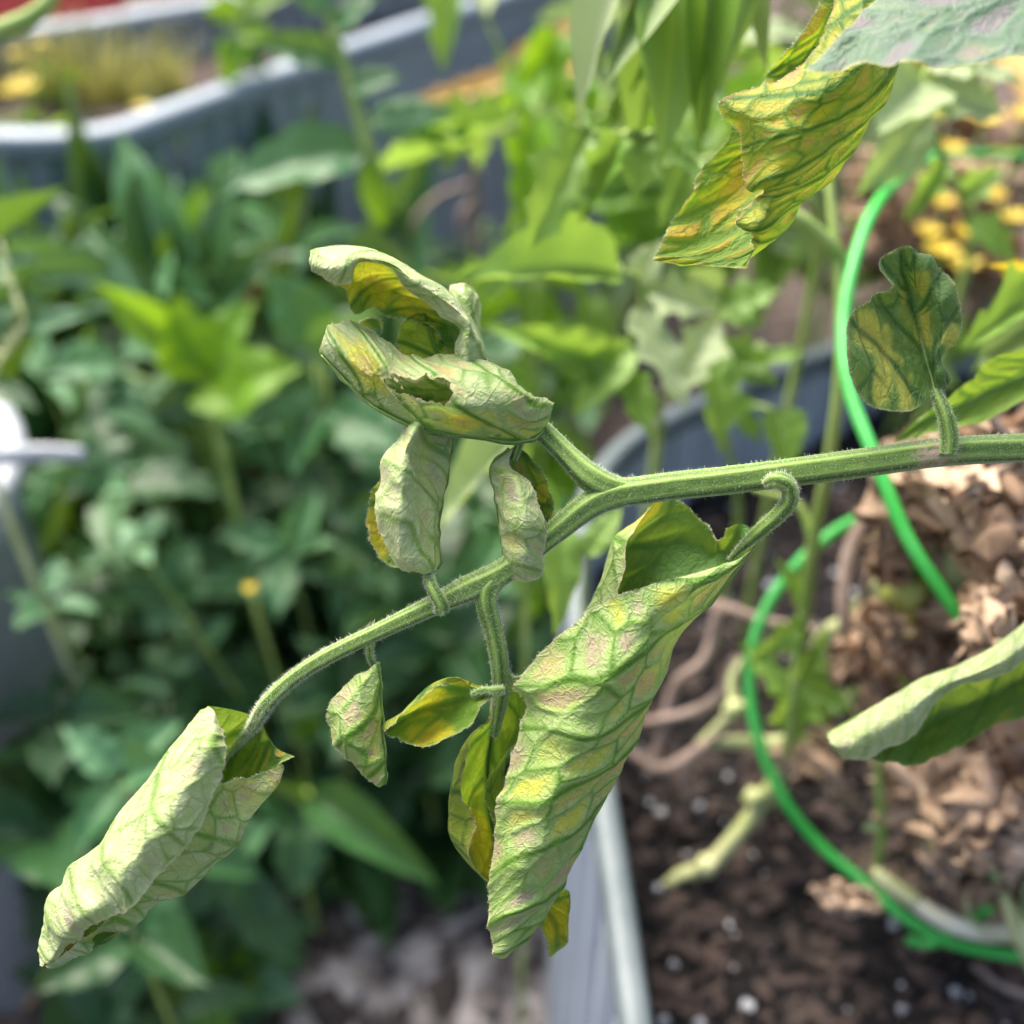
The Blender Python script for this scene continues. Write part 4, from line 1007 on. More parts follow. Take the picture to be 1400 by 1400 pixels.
st = empty('tomato_shoot', at(1078, 1035, .42), 'thin pale green stem rising past the green wire loop', 'stem')
tube('stem', [at(1076, 1040, .43), at(1085, 960, .41), at(1098, 850, .39), at(1112, 740, .37), at(1135, 620, .35), at(1148, 500, .34), at(1146, 380, .34), at(1135, 270, .34), at(1130, 180, .34)],
     [pxr(w, .37) for w in (16, 17, 19, 18, 17, 14, 12, 11, 9)], M_STEMB, st, nseg=70, ns=12)
tube('side_shoot', [at(1060, 285, .335), at(1100, 305, .335), at(1148, 350, .34), at(1160, 390, .345)], [pxr(w, .34) for w in (22, 22, 20, 10)], M_STEMB, st, nseg=24, ns=10)
tube('side_shoot', [at(1112, 740, .37), at(1090, 690, .37), at(1030, 668, .37)], [pxr(w, .37) for w in (14, 11, 8)], M_STEMB, st, nseg=20, ns=10)
for (b, t, w) in (((1098, 850, .39), (1030, 905, .38), 40), ((1090, 930, .40), (1130, 860, .39), 30), ((1085, 960, .41), (1020, 880, .41), 40), ((1088, 940, .41), (1150, 960, .40), 44), ((1100, 830, .39), (1070, 770, .38), 30)):
    put_leaf(st, at(*b), at(*t), w * .4 / FPX, (0, -.6, .7), M_TOM, 'lobed')

# vine lying over the soil
vn = empty('tomato_vine', at(1050, 1080, .44), 'jointed yellow-green vine bending down onto the dark soil', 'vine')
tube('stem', [at(1100, 960, .44), at(1078, 1030, .44), at(1050, 1085, .45), at(1000, 1150, .455), at(965, 1185, .46), at(925, 1200, .462), at(900, 1230, .462), at(888, 1290, .455)],
     [pxr(w, .45) for w in (18, 22, 24, 22, 24, 18, 15, 14)], M_STEMP, vn, nseg=60, ns=12)
tube('stem', [at(955, 1017, .46), at(1010, 1014, .46), at(1070, 1014, .45), at(1160, 1006, .45)], [pxr(w, .45) for w in (16, 18, 18, 14)], M_STEMP, vn, nseg=30, ns=10)
tube('stem', [at(955, 1017, .46), at(985, 990, .455), at(1003, 970, .45), at(1000, 930, .45), at(1015, 900, .45)], [pxr(w, .45) for w in (10, 13, 18, 12, 8)], M_STEMP, vn, nseg=30, ns=10)
for (q, w) in (((1030, 1090, .447), 30), ((965, 1184, .455), 34), ((1003, 968, .447), 26), ((1078, 1034, .437), 28)):
    c = at(*q); tube('joint', [c + np.array([-.004, 0, -.002]), c, c + np.array([.004, 0, .003])], [.001, pxr(w, .45), .001], M_STEMP, vn, nseg=14, ns=10)
bl = empty('bleached_stem', at(1200, 1195, .40), 'glossy white bleached stem with a green end lying over the green wire', 'stem')
tube('green_end', [at(1196, 1190, .40), at(1212, 1206, .40), at(1250, 1232, .40)], [pxr(w, .4) for w in (14, 24, 24)], M_STEMP, bl, nseg=20, ns=12)
tube('stem', [at(1245, 1230, .40), at(1290, 1258, .40), at(1340, 1275, .40), at(1395, 1276, .40), at(1450, 1262, .40)], [pxr(w, .4) for w in (22, 26, 24, 22, 20)], M_STEMW, bl, nseg=40, ns=14)
px_plant('tomato_shoot', 'upright thin green stem below the pale curled leaf', 'stem', [(1200, 1192, .42, 12), (1206, 1130, .40, 15), (1203, 1080, .39, 14), (1200, 1030, .38, 10)], [((1204, 1120, .40), (1180, 1135, .40), 16, M_TOMP, 'ovate')], foot=-1)
px_plant('pale_shoot', 'pale green fleshy shoot at the bleached stem', 'shoot', [(1420, 1330, .38, 26), (1395, 1270, .37, 30), (1372, 1220, .37, 16), (1358, 1170, .37, 14)],
    [((1372, 1225, .37), (1362, 1155, .37), 34, M_TOMP, 'ovate'), ((1395, 1270, .37), (1420, 1170, .36), 56, M_TOMP, 'ovate')], stem_mat=M_STEMP, foot=-1)
px_plant('green_pods', 'yellow-green fleshy stems lying under the green wire', 'stem', [(1120, 880, .42, 20), (1160, 850, .41, 28), (1200, 810, .40, 34), (1235, 790, .39, 30), (1260, 800, .39, 16)],
    [((1270, 830, .40), (1355, 740, .37), 90, M_TOMP, 'ovate'), ((1240, 790, .40), (1210, 735, .39), 40, M_TOMP, 'ovate'), ((1290, 860, .39), (1360, 850, .38), 40, M_TOM, 'ovate'), ((1100, 960, .43), (1180, 930, .42), 60, M_TOM, 'ovate'), ((1060, 990, .44), (1130, 900, .42), 60, M_TOM, 'lobed'), ((1120, 930, .43), (1210, 980, .42), 50, M_TOMP, 'lobed'), ((1180, 1000, .42), (1250, 1090, .40), 40, M_TOM, 'lobed'), ((1260, 690, .42), (1330, 700, .41), 50, M_TOM, 'ovate')], stem_mat=M_STEMP, foot=SOIL_Z)

# roots and dry stalks on the soil
def roots(label, lst, w, name='dry_root'):
    for i, pts in enumerate(lst):
        P = [at(*p) for p in pts]
        tag(tube(name, P, [pxr(w * (1 - .45 * k / len(P)), .46) for k in range(len(P))], M_TWIG, None, nseg=40, ns=8), label[i], 'root')
roots(['grey dry root curving beside the tip of the long leaflet', 'brown forked root under the yellow-green vine', 'thin root dangling below the vine', 'dry stalk running behind the long leaflet to the green loop', 'twisted grey root above the forked one', 'thin looped dry tendril beside the green wire'],
      [[(985, 830, .45), (965, 900, .455), (925, 935, .46), (905, 1000, .465), (885, 1060, .465)], [(830, 1010, .47), (900, 1050, .465), (945, 1030, .46), (990, 1000, .455)], [(960, 1020, .455), (938, 1045, .46), (940, 1090, .465)], [(930, 815, .46), (990, 830, .45), (1050, 850, .44), (1120, 862, .43)], [(1010, 900, .455), (985, 950, .46), (940, 975, .46), (870, 990, .465)], [(1190, 700, .40), (1160, 760, .40), (1155, 850, .40), (1190, 930, .41), (1230, 980, .41)]], 19)

# ------------------------------------------------------------------ green plastic coated wire
def wire(label, pts, w, dz=0.0):
    P = [at(p[0], p[1], p[2] + dz) for p in pts]
    rr = random.Random(len(pts)); P = [P[0]] + [q + np.array([rr.uniform(-1, 1), 0, rr.uniform(-1, 1)]) * 0.0007 for q in P[1:]]
    return tag(tube('garden_wire', P, [pxr(w, .30)] * len(P), M_WIRE, None, nseg=120, ns=16), label, 'wire')
wire('bright green plastic wire arching up behind the spotted leaflet and crossing behind the stem', [(1440, 214, .58), (1330, 212, .52), (1275, 216, .44), (1240, 238, .37), (1200, 280, .325), (1168, 350, .305), (1153, 440, .295), (1162, 530, .285), (1195, 630, .275), (1245, 735, .27), (1300, 825, .27), (1330, 872, .272), (1362, 925, .28)], 20, 0.035)
wire('bright green plastic wire looping low over the dark soil', [(1215, 695, .40), (1150, 722, .41), (1085, 775, .41), (1042, 850, .415), (1026, 930, .42), (1036, 1010, .42), (1070, 1090, .42), (1120, 1152, .42), (1185, 1210, .415), (1245, 1260, .41), (1310, 1292, .405), (1420, 1312, .40)], 21)
wire('short green wire end crossing under the low loop', [(1240, 1286, .42), (1275, 1290, .42), (1320, 1262, .41), (1360, 1240, .405), (1420, 1222, .40)], 18)

# ------------------------------------------------------------------ dead brown foliage
dead = empty('dead_tomato_plant', at(1300, 1000, .44) * np.array([1, 1, 0]) + np.array([0, 0, SOIL_Z]), 'shrivelled brown dead tomato foliage heaped behind the green wire', 'dead plant')
def crumple(c, L, W, ax, seed, mat=M_DRY):
    """a shrivelled leaf: a twisted sheet crushed by noise"""
    r = np.random.default_rng(seed); nu, nv = 34, 18
    u, v = np.meshgrid(np.linspace(-.5, .5, nu), np.linspace(-1, 1, nv), indexing='ij')
    ph = v * (1.6 + r.random() * 1.6) + u * 3 * (r.random() - .5) + r.random() * 6; R = W * (.62 + .3 * np.sin(u * 7 + seed)) * (1 - 1.4 * u**2)
    R = R * (0.55 + 0.9 * fbm(u * 9 + seed, v * 4, seed, 3))
    loc = np.stack([u * L + .1 * L * np.sin(ph), R * np.cos(ph), R * np.sin(ph)], -1)
    loc += (np.stack([fbm(u * 11 + 9, v * 5, seed + k, 3) for k in range(3)], -1) - .5) * W * 1.25
    X = norm(np.array(ax, float)); Y = norm(np.cross([.2, .3, .9], X)); Z = np.cross(X, Y)
    V = np.array(c) + loc[..., :1] * X + loc[..., 1:2] * Y + loc[..., 2:] * Z
    F = [(i * nv + j, (i + 1) * nv + j, (i + 1) * nv + j + 1, i * nv + j + 1) for i in range(nu - 1) for j in range(nv - 1)]
    return obj('dried_leaf', mesh_from('dried_leaf', V.reshape(-1, 3), F, mat), dead)
DL = [(1245, 665, .34, 60, 40, 90), (1265, 700, .36, 110, 40, 85), (1285, 650, .38, 70, 50, 70), (1380, 660, .32, 110, 70, 70), (1355, 690, .34, 80, 60, 95), (1378, 770, .34, 130, 60, 85), (1372, 830, .35, 120, 56, 80), (1350, 870, .36, 90, 44, 60), (1345, 880, .285, 70, 30, 50), (1385, 850, .29, 110, 40, 80),
      (1235, 860, .41, 90, 40, 130), (1275, 890, .40, 110, 50, 120), (1200, 930, .43, 80, 40, 40), (1330, 1090, .36, 110, 60, 60), (1380, 1080, .35, 100, 60, 20), (1370, 1130, .37, 90, 50, 100), (1310, 1140, .38, 80, 40, 80), (1260, 1040, .39, 80, 40, 60), (1130, 1040, .43, 60, 40, 60),
      (1260, 285, .66, 90, 60, 50), (1225, 310, .64, 80, 50, 20), (1300, 300, .66, 90, 40, 100), (1350, 330, .6, 90, 30, 120), (1300, 1060, .38, 60, 40, 20), (1345, 1020, .40, 90, 50, 45), (1290, 980, .42, 90, 60, 80), (1240, 760, .40, 80, 30, 100), (1240, 1110, .40, 60, 26, 100), (1395, 980, .42, 90, 60, 70), (1395, 1180, .38, 80, 44, 90)]
rr = random.Random(77)
DL += [(1372, 645, .295, 120, 52, 75), (1395, 690, .30, 110, 40, 95), (1345, 705, .305, 90, 40, 60), (1382, 770, .30, 130, 44, 85), (1362, 830, .30, 110, 34, 75), (1240, 680, .325, 100, 36, 85), (1262, 640, .32, 80, 34, 60), (1225, 660, .33, 70, 26, 110), (1268, 900, .36, 90, 34, 120), (1375, 1085, .33, 100, 40, 35), (1335, 1110, .335, 90, 34, 75), (1392, 1130, .335, 80, 34, 100)]
DL += [(rr.uniform(1215, 1400), rr.uniform(620, 900), rr.uniform(.33, .42), rr.uniform(40, 90), rr.uniform(16, 34), rr.uniform(20, 160)) for k in range(14)]
DL += [(rr.uniform(1150, 1400), rr.uniform(900, 1240), rr.uniform(.38, .44), rr.uniform(40, 80), rr.uniform(12, 28), rr.uniform(0, 180)) for k in range(14)]
DL += [(rr.uniform(1190, 1400), rr.uniform(180, 420), rr.uniform(.6, .75), rr.uniform(40, 80), rr.uniform(14, 30), rr.uniform(0, 180)) for k in range(14)]
for i, (x, y, d, L, W, an) in enumerate(DL):
    ax = RGT * math.cos(math.radians(an)) + UPV * math.sin(math.radians(an)) + FWD * 0.3 * math.sin(i * 2.1)
    crumple(at(x, y, d), L * d / FPX * 1.3, W * d / FPX * 1.5, ax, 200 + i)
for i, pts in enumerate([[(1255, 600, .36), (1270, 680, .38), (1265, 770, .40), (1290, 900, .43), (1300, 1000, .44)], [(1400, 560, .36), (1385, 700, .38), (1370, 820, .40), (1360, 950, .43), (1350, 1050, .44)], [(1290, 200, .70), (1310, 300, .7), (1330, 400, .66), (1360, 460, .62)],
      [(1225, 1065, .40), (1245, 1140, .41), (1270, 1200, .43), (1290, 1240, .44)], [(1320, 1100, .40), (1300, 1160, .42), (1280, 1190, .43)], [(1230, 1000, .41), (1190, 900, .41), (1180, 820, .40), (1200, 760, .39)], [(1340, 1160, .40), (1345, 1210, .42), (1335, 1230, .43)], [(1330, 1320, .42), (1370, 1350, .42), (1420, 1365, .42)], [(1200, 330, .7), (1260, 250, .7), (1330, 200, .7), (1400, 180, .7)]]):
    tube('dried_stem', [at(*p) for p in pts], [pxr(11, .42)] * len(pts), M_TWIG, dead, nseg=30, ns=8)

# tan strands and living leaves threaded through the dead foliage
rs = random.Random(91)
for k in range(22):
    x, y, d = rs.uniform(1200, 1400), rs.choice([rs.uniform(620, 900), rs.uniform(900, 1230)]), rs.uniform(.35, .42)
    a = rs.uniform(-1.2, 1.2); l = rs.uniform(50, 120)
    P = [at(x + math.sin(a + .5 * q) * l * q / 3, y + math.cos(a + .4 * q) * l * q / 3, d + .008 * q) for q in range(4)]
    tube('dried_stem', P, [pxr(rs.uniform(5, 10), d)] * 4, rs.choice([M_TWIG, M_DRY, M_STEMP]), dead, nseg=18, ns=6)
px_plant('tomato_shoot', 'living green shoot threaded through the brown dead foliage', 'shoot', [(1330, 1180, .44, 10), (1300, 1000, .42, 10), (1290, 850, .40, 9), (1300, 700, .38, 7)],
    [((1296, 720, .37), (1345, 680, .36), 50, M_TOM, 'ovate'), ((1292, 850, .385), (1330, 900, .375), 56, M_TOMP, 'ovate'), ((1296, 960, .40), (1240, 930, .385), 50, M_TOM, 'lobed'), ((1310, 1060, .42), (1275, 1100, .40), 44, M_TOM, 'ovate'), ((1300, 1000, .41), (1350, 1060, .385), 44, M_TOMP, 'ovate'), ((1292, 800, .39), (1250, 850, .375), 46, M_TOMP, 'lobed'), ((1300, 720, .38), (1240, 690, .37), 40, M_TOM, 'lobed')], foot=SOIL_Z)
# small unripe fruits and a few stems in the dead tangle
def fruit(label, px, py, d, r, mat):
    c = at(px, py, d); R = r * d / FPX; V = []; F = []; n, m = 20, 12
    for i in range(m + 1):
        t = math.pi * i / m
        for j in range(n):
            a = 6.2832 * j / n; q = 1 + 0.04 * math.cos(5 * a) * math.sin(t)
            V.append(c + np.array([R * math.sin(t) * math.cos(a) * q, R * math.sin(t) * math.sin(a) * q, R * 1.05 * math.cos(t) - (R * .12 if i < 2 else 0)]))
    for i in range(m):
        for j in range(n): F.append((i * n + j, (i + 1) * n + j, (i + 1) * n + (j + 1) % n, i * n + (j + 1) % n))
    root = empty('unripe_tomato', c - np.array([0, 0, R]), label, 'tomato')
    obj('fruit_body', mesh_from('fruit_body', V, F, mat), root)
    tube('fruit_stalk', [c + np.array([0, 0, R * .8]), c + np.array([R * .2, 0, R * 1.5]), c + np.array([R * .8, R * .3, R * 2.2])], [R * .12, R * .1, R * .1], M_STEMB, root, nseg=10, ns=8)
    for k in range(5):
        a = k * 1.257; put_leaf(root, c + np.array([0, 0, R * .95]), c + np.array([math.cos(a) * R * .8, math.sin(a) * R * .8, R * .85]), R * .35, (0, 0, 1), M_TOM, 'lance', name='sepal')
M_FRUIT = simple_mat('unripe_fruit', (0.34, 0.40, 0.08), (0.46, 0.46, 0.12), 40, 0.35, bump=0.05)
fruit('small yellow-green unripe tomato between the dried stalks', 1222, 742, .345, 27, M_FRUIT)
fruit('pale green unripe tomato just below the yellow-green one', 1236, 806, .35, 34, M_FRUIT)
fruit('pale unripe tomato partly hidden by a hanging brown leaf', 1322, 760, .345, 48, simple_mat('pale_fruit', (0.36, 0.46, 0.20), (0.46, 0.54, 0.28), 40, 0.35, bump=0.05))

# ------------------------------------------------------------------ the sick tomato leaf in focus: one compound leaf, leaflets are its parts
BR = empty('tomato_branch', at(1400, 613, D0), 'hairy green tomato stem carrying curled mottled yellowing leaflets, sharp against blurred weeds', 'tomato branch')

SC = at(1285, 626, D0 - 0.002)
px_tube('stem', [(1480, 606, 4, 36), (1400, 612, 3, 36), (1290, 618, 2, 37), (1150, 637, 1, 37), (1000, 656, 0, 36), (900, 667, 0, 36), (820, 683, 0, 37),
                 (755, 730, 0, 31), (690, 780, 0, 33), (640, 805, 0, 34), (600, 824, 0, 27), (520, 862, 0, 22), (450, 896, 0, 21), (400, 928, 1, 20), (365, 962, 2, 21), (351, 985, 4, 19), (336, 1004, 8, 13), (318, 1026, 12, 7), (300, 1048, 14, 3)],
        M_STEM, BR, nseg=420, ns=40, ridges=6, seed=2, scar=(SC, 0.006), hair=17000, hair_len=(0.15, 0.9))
px_tube('side_stalk', [(905, 668, 0, 14), (870, 670, 0, 26), (838, 668, 0, 36), (806, 652, 0, 37), (775, 622, 1, 29), (745, 592, 2, 27), (718, 568, 4, 24), (690, 550, 6, 18), (650, 520, 8, 12)],
        M_STEM, BR, nseg=150, ns=32, ridges=6, seed=5, hair=2200)
px_tube('side_stalk', [(715, 762, 0, 12), (690, 783, 0, 24), (668, 802, 0, 34), (665, 826, 0, 30), (674, 860, 1, 26), (682, 900, 2, 25), (685, 940, 4, 23), (681, 975, 6, 18), (676, 1005, 8, 10)],
        M_STEM, BR, nseg=150, ns=32, ridges=6, seed=8, hair=2200)
px_tube('leaf_stalk', [(1060, 650, 0, 16), (1052, 660, -3, 18), (1062, 656, -5, 22), (1078, 664, -5, 23), (1080, 684, -4, 23), (1062, 706, -2, 22), (1036, 728, 0, 19), (1016, 746, 4, 12), (998, 764, 7, 5)],
        M_STEM, BR, nseg=110, ns=28, ridges=5, seed=11, hair=1500)
px_tube('leaf_stalk', [(1296, 622, -1, 22), (1298, 600, -1, 24), (1294, 572, -1, 22), (1286, 550, 0, 19), (1279, 532, 1, 10)],
        M_STEM, BR, nseg=70, ns=28, ridges=5, seed=12, hair=700)
px_tube('leaf_stalk', [(604, 836, -2, 20), (602, 824, -3, 19), (592, 806, -3, 17), (586, 790, -1, 15), (586, 772, 1, 12)],
        M_STEM, BR, nseg=70, ns=24, ridges=4, seed=13, hair=700)
px_tube('leaf_stalk', [(503, 872, 0, 20), (505, 886, 0, 12), (506, 898, 1, 10), (512, 912, 2, 8)], M_STEM, BR, nseg=40, ns=20, ridges=4, seed=14, hair=350)
px_tube('leaf_stalk', [(686, 944, 0, 14), (676, 944, -1, 12), (660, 944, 0, 10), (645, 950, 1, 8)], M_STEM, BR, nseg=40, ns=20, ridges=4, seed=15, hair=350)
px_tube('leaf_stalk', [(690, 915, 3, 10), (700, 928, 3, 9), (716, 926, 3, 8), (740, 922, 4, 7)], M_STEM, BR, nseg=40, ns=18, ridges=4, seed=16, hair=300)
px_tube('leaf_stalk', [(722, 572, 6, 12), (716, 592, 4, 13), (708, 612, 2, 11), (702, 630, 2, 9)], M_STEM, BR, nseg=40, ns=18, ridges=4, seed=17, hair=250)

# the long leaflet hanging in front
o = blade('leaflet', BR, [
    [(1002, 768, -2), (1022, 757, -1), (1034, 740, 4), (1026, 722, 7), (1010, 716, 8), (994, 722, 6)],
    [(955, 782, -5), (985, 786, -4), (1003, 780, 4), (1000, 768, 9), (994, 752, 11), (980, 733, 10)],
    [(880, 803, -6), (925, 822, -7), (968, 826, 4), (962, 797, 11), (966, 760, 13), (962, 712, 11)],
    [(822, 826, -5), (880, 862, -8), (932, 868, 4), (907, 800, 14), (897, 740, 16), (907, 673, 12)],
    [(762, 872, -4), (848, 920, -9), (908, 920, 4), (850, 830, 17), (846, 737, 14), (867, 724, 9)],
    [(711, 932, -2), (800, 978, -9), (882, 985, 4), (800, 900, 14), (811, 812, 12), (845, 800, 6)],
    [(717, 972, -1), (785, 1030, -9), (854, 1040, 3), (800, 1000, 10), (770, 920, 12), (800, 900, 6)],
    [(691, 1045, -1), (760, 1085, -8), (828, 1090, 3), (780, 1060, 9), (740, 1000, 10), (760, 980, 5)],
    [(678, 1120, -1), (735, 1150, -7), (793, 1163, 3), (750, 1140, 8), (720, 1100, 8), (730, 1080, 4)],
    [(668, 1210, 0), (712, 1222, -5), (757, 1230, 2), (725, 1210, 6), (705, 1190, 6), (700, 1170, 3)],
    [(671, 1272, 0), (698, 1274, -3), (730, 1270, 1), (710, 1262, 4), (692, 1255, 4), (690, 1245, 3)],
    [(676, 1306, 0), (684, 1311, 0), (694, 1308, 1), (690, 1300, 2), (684, 1298, 2), (680, 1300, 1)]],
    [-1, -.55, -.10, .3, .7, 1], M_BIG, 'under', nu=420, nv=250, S=17, slope=1.35, bend=0.012, seed=4, yel=0.50, les=0.70, yel2=0.12, les2=0.1, cs=7.0, ref=(0.5, 0.2), pleat=0.8,
    spots=[(0.27, 0.86, 4.5, 1.0, 1.0)], edge_hair=500)
tag(o, 'long mottled leaflet rolled lengthwise, hanging tip down with pinkish blotches between green veins')
# upper leaflet, lower roll
o = blade('leaflet', BR, [
    [(757, 551, 1), (755, 560, 0), (751, 575, 0), (742, 590, 2), (748, 575, 6)],
    [(722, 534, 0), (730, 550, -5), (726, 580, -5), (712, 604, 2), (715, 575, 9)],
    [(699, 510, 0), (697, 533, -8), (688, 572, -8), (671, 602, 2), (680, 535, 14)],
    [(658, 495, 1), (650, 523, -8), (636, 565, -8), (617, 594, 2), (625, 515, 15)],
    [(592, 485, 2), (590, 515, -7), (580, 553, -7), (563, 581, 2), (575, 500, 14)],
    [(553, 486, 2), (543, 507, -5), (534, 535, -5), (519, 559, 2), (530, 490, 12)],
    [(524, 459, 2), (515, 487, -4), (508, 520, -4), (498, 546, 2), (510, 510, 7)],
    [(494, 442, 3), (492, 470, -2), (490, 503, -3), (480, 531, 2), (490, 500, 6)],
    [(456, 441, 3), (456, 460, 0), (456, 480, -1), (449, 496, 2), (455, 480, 4)],
    [(448, 448, 3), (443, 460, 1), (440, 470, 1), (437, 478, 2), (442, 470, 3)]],
    [-1, -.6, -.2, .12, .6], M_ROLL, 'under', nu=280, nv=150, S=15, slope=1.5, bend=0.01, seed=9, yel=0.55, les=0.4, ref=(0.4, 0.35), pleat=0.8,
    holes=[(0.56, -0.40, 0.11, 0.17), (0.66, -0.34, 0.05, 0.07), (0.50, -0.5, 0.05, 0.08)], spots=[(0.36, -0.1, 4, 1, .9), (0.8, -0.3, 5, 1, .6), (.18, -.5, 4, .1, .6)], edge_hair=250)
tag(o, 'rolled leaflet with a chewed hole in its pale mottled underside')
o = blade('leaflet', BR, [
    [(625, 545, 6), (624, 535, 5), (622, 525, 6), (620, 512, 8)],
    [(595, 552, 5), (592, 540, 2), (590, 528, 3), (588, 508, 7)],
    [(560, 550, 5), (556, 538, 2), (553, 524, 3), (550, 508, 7)],
    [(532, 540, 6), (530, 532, 4), (528, 524, 5), (526, 512, 7)]],
    [-1, -.3, .3, 1], M_PALE, 'under', nu=70, nv=50, S=8, seed=11, yel=0.3, les=0.8, pleat=1.2, wave=1.2, midrib=False, edge_hair=0)
tag(o, 'crumpled inner fold showing through the chewed hole')
# upper leaflet, arched roll above it
o = blade('leaflet', BR, [
    [(620, 508, 2), (640, 512, 0), (661, 508, 3), (640, 505, 8), (620, 503, 9)],
    [(622, 470, 2), (641, 468, -2), (658, 470, 4), (630, 465, 10), (605, 475, 10)],
    [(632, 451, 1), (641, 441, -3), (640, 433, 4), (615, 440, 11), (590, 450, 10)],
    [(603, 430, 1), (613, 414, -3), (612, 400, 4), (590, 415, 12), (560, 440, 10)],
    [(567, 401, 0), (576, 389, -4), (576, 376, 4), (555, 398, 12), (530, 432, 9)],
    [(532, 369, 0), (536, 363, -3), (536, 354, 4), (520, 385, 11), (510, 419, 8)],
    [(492, 362, 0), (495, 353, -4), (495, 339, 3), (490, 375, 10), (484, 424, 7)],
    [(478, 388, -2), (470, 362, -5), (456, 338, 2), (465, 372, 7), (470, 398, 5)],
    [(446, 384, 0), (440, 366, -3), (433, 344, 1), (440, 365, 4), (448, 380, 4)],
    [(425, 362, 1), (423, 356, 0), (425, 349, 1), (425, 354, 2), (427, 359, 2)]],
    [-1, -.6, -.12, .45, 1], M_PALE, 'under', nu=200, nv=110, S=13, slope=1.2, seed=13, yel=0.15, les=0.3, yel2=0.5, les2=0.15, ref=(0.5, 0.25), jag=1.3, pleat=0.6,
    spots=[(.62, .5, 5, 1, .5), (.8, .7, 5, 1, .2), (.4, .6, 6, 1, .1), (.72, -.8, 4, .3, .8)], edge_hair=250)
tag(o, 'arched torn leaflet, bleached outside and glowing yellow inside the curl')
o = blade('leaflet', BR, [
    [(620, 500, 11), (615, 492, 10), (600, 492, 10), (585, 492, 10), (560, 490, 10)],
    [(622, 470, 13), (610, 465, 11), (590, 462, 10), (565, 462, 10), (540, 472, 9)],
    [(610, 445, 14), (600, 442, 12), (585, 440, 11), (565, 442, 11), (546, 450, 9)],
    [(600, 434, 14), (592, 430, 13), (580, 428, 12), (568, 429, 11), (556, 436, 10)]],
    [-1, -.5, 0, .5, 1], M_GLOW, 'under', nu=70, nv=60, S=8, seed=17, yel=0.45, les=0.3, edge_hair=120)
tag(o, 'small translucent leaflet crumpled inside the curl')
o = blade('leaflet', BR, [
    [(640, 500, 16), (648, 495, 15), (655, 490, 16), (658, 485, 17), (660, 480, 18)],
    [(612, 440, 16), (632, 435, 13), (646, 430, 13), (654, 425, 16), (656, 420, 19)],
    [(612, 405, 16), (626, 402, 13), (640, 400, 13), (652, 402, 16), (655, 408, 19)],
    [(616, 390, 17), (626, 387, 15), (636, 387, 15), (645, 391, 17), (650, 396, 18)]],
    [-1, -.5, 0, .5, 1], M_PALE, 'under', nu=70, nv=50, S=8, seed=19, yel=0.2, les=0.2, edge_hair=120)
tag(o, 'pale rounded leaflet tucked behind the arched one')
o = blade('leaflet', BR, [
    [(522, 455, 10), (520, 450, 9), (510, 448, 9), (500, 450, 9)],
    [(521, 440, 11), (514, 436, 9), (502, 435, 9), (492, 441, 9)],
    [(517, 434, 11), (510, 432, 10), (502, 433, 10), (494, 438, 10)]],
    [-1, -.3, .3, 1], M_GLOW, 'upper', nu=40, nv=30, S=6, seed=20, yel=0.6, les=0.5, edge_hair=60, midrib=False)
tag(o, 'curled yellow-brown leaflet tip')
# pale folded leaflet under the roll
o = blade('leaflet', BR, [
    [(580, 783, 0), (586, 785, -1), (592, 784, 0), (597, 778, 2), (592, 776, 4), (585, 775, 5)],
    [(546, 782, -2), (565, 779, -5), (585, 770, -3), (598, 760, 3), (570, 765, 8), (531, 773, 8)],
    [(527, 747, -2), (552, 743, -7), (578, 735, -3), (597, 723, 3), (560, 730, 10), (507, 742, 8)],
    [(515, 696, -2), (548, 698, -9), (580, 695, -2), (601, 690, 4), (560, 700, 12), (503, 710, 8)],
    [(518, 652, -2), (550, 655, -9), (578, 655, 0), (608, 655, 4), (570, 660, 12), (511, 668, 8)],
    [(530, 614, -1), (556, 615, -7), (580, 616, 2), (613, 618, 4), (585, 620, 10), (533, 632, 7)],
    [(558, 577, 1), (573, 578, -4), (590, 582, 2), (617, 585, 4), (600, 590, 8), (570, 590, 6)],
    [(573, 560, 4), (583, 558, 2), (598, 558, 4), (615, 560, 5), (605, 565, 7), (590, 565, 6)]],
    [-1, -.65, -.35, -.06, .5, 1], M_PALE, 'under', nu=180, nv=110, S=12, slope=1.1, seed=23, yel=0.2, les=0.2, yel2=0.5, cs=5.5, ref=(0.5, 0.2), pleat=0.7,
    spots=[(.38, -.3, 2.4, .2, 1), (.62, -.25, 3.5, .4, .6), (.4, .9, 6, 1, .4), (.3, .8, 5, 1, .2)], edge_hair=250)
tag(o, 'pale folded leaflet standing on a short stalk, yellow edge behind')
# small folded leaflet
o = blade('leaflet', BR, [
    [(701, 613, 1), (699, 613, 1), (697, 614, 1), (702, 611, 2), (708, 609, 2)],
    [(700, 642, -3), (686, 639, -3), (674, 641, 0), (705, 632, 5), (729, 634, 3)],
    [(727, 662, -4), (701, 661, -5), (678, 668, 0), (715, 665, 6), (753, 668, 3)],
    [(741, 700, -4), (712, 702, -7), (683, 703, 0), (715, 700, 7), (757, 692, 3)],
    [(746, 745, -3), (717, 748, -6), (689, 748, 0), (715, 740, 6), (746, 730, 3)],
    [(742, 780, -2), (718, 780, -4), (694, 778, 0), (715, 770, 4), (735, 765, 3)],
    [(737, 792, -1), (718, 796, -2), (698, 790, 0), (710, 785, 2), (725, 785, 2)]],
    [-1, -.5, -.05, .4, 1], M_PALE, 'under', nu=130, nv=90, S=9, slope=0.9, cs=5, seed=27, yel=0.5, les=0.3, ref=(0.5, 0.2), pleat=0.7,
    spots=[(.4, .8, 3, .8, .8), (.25, -.6, 3.5, .7, .4)], edge_hair=200)
tag(o, 'small pale leaflet folded in half in front of the stem')
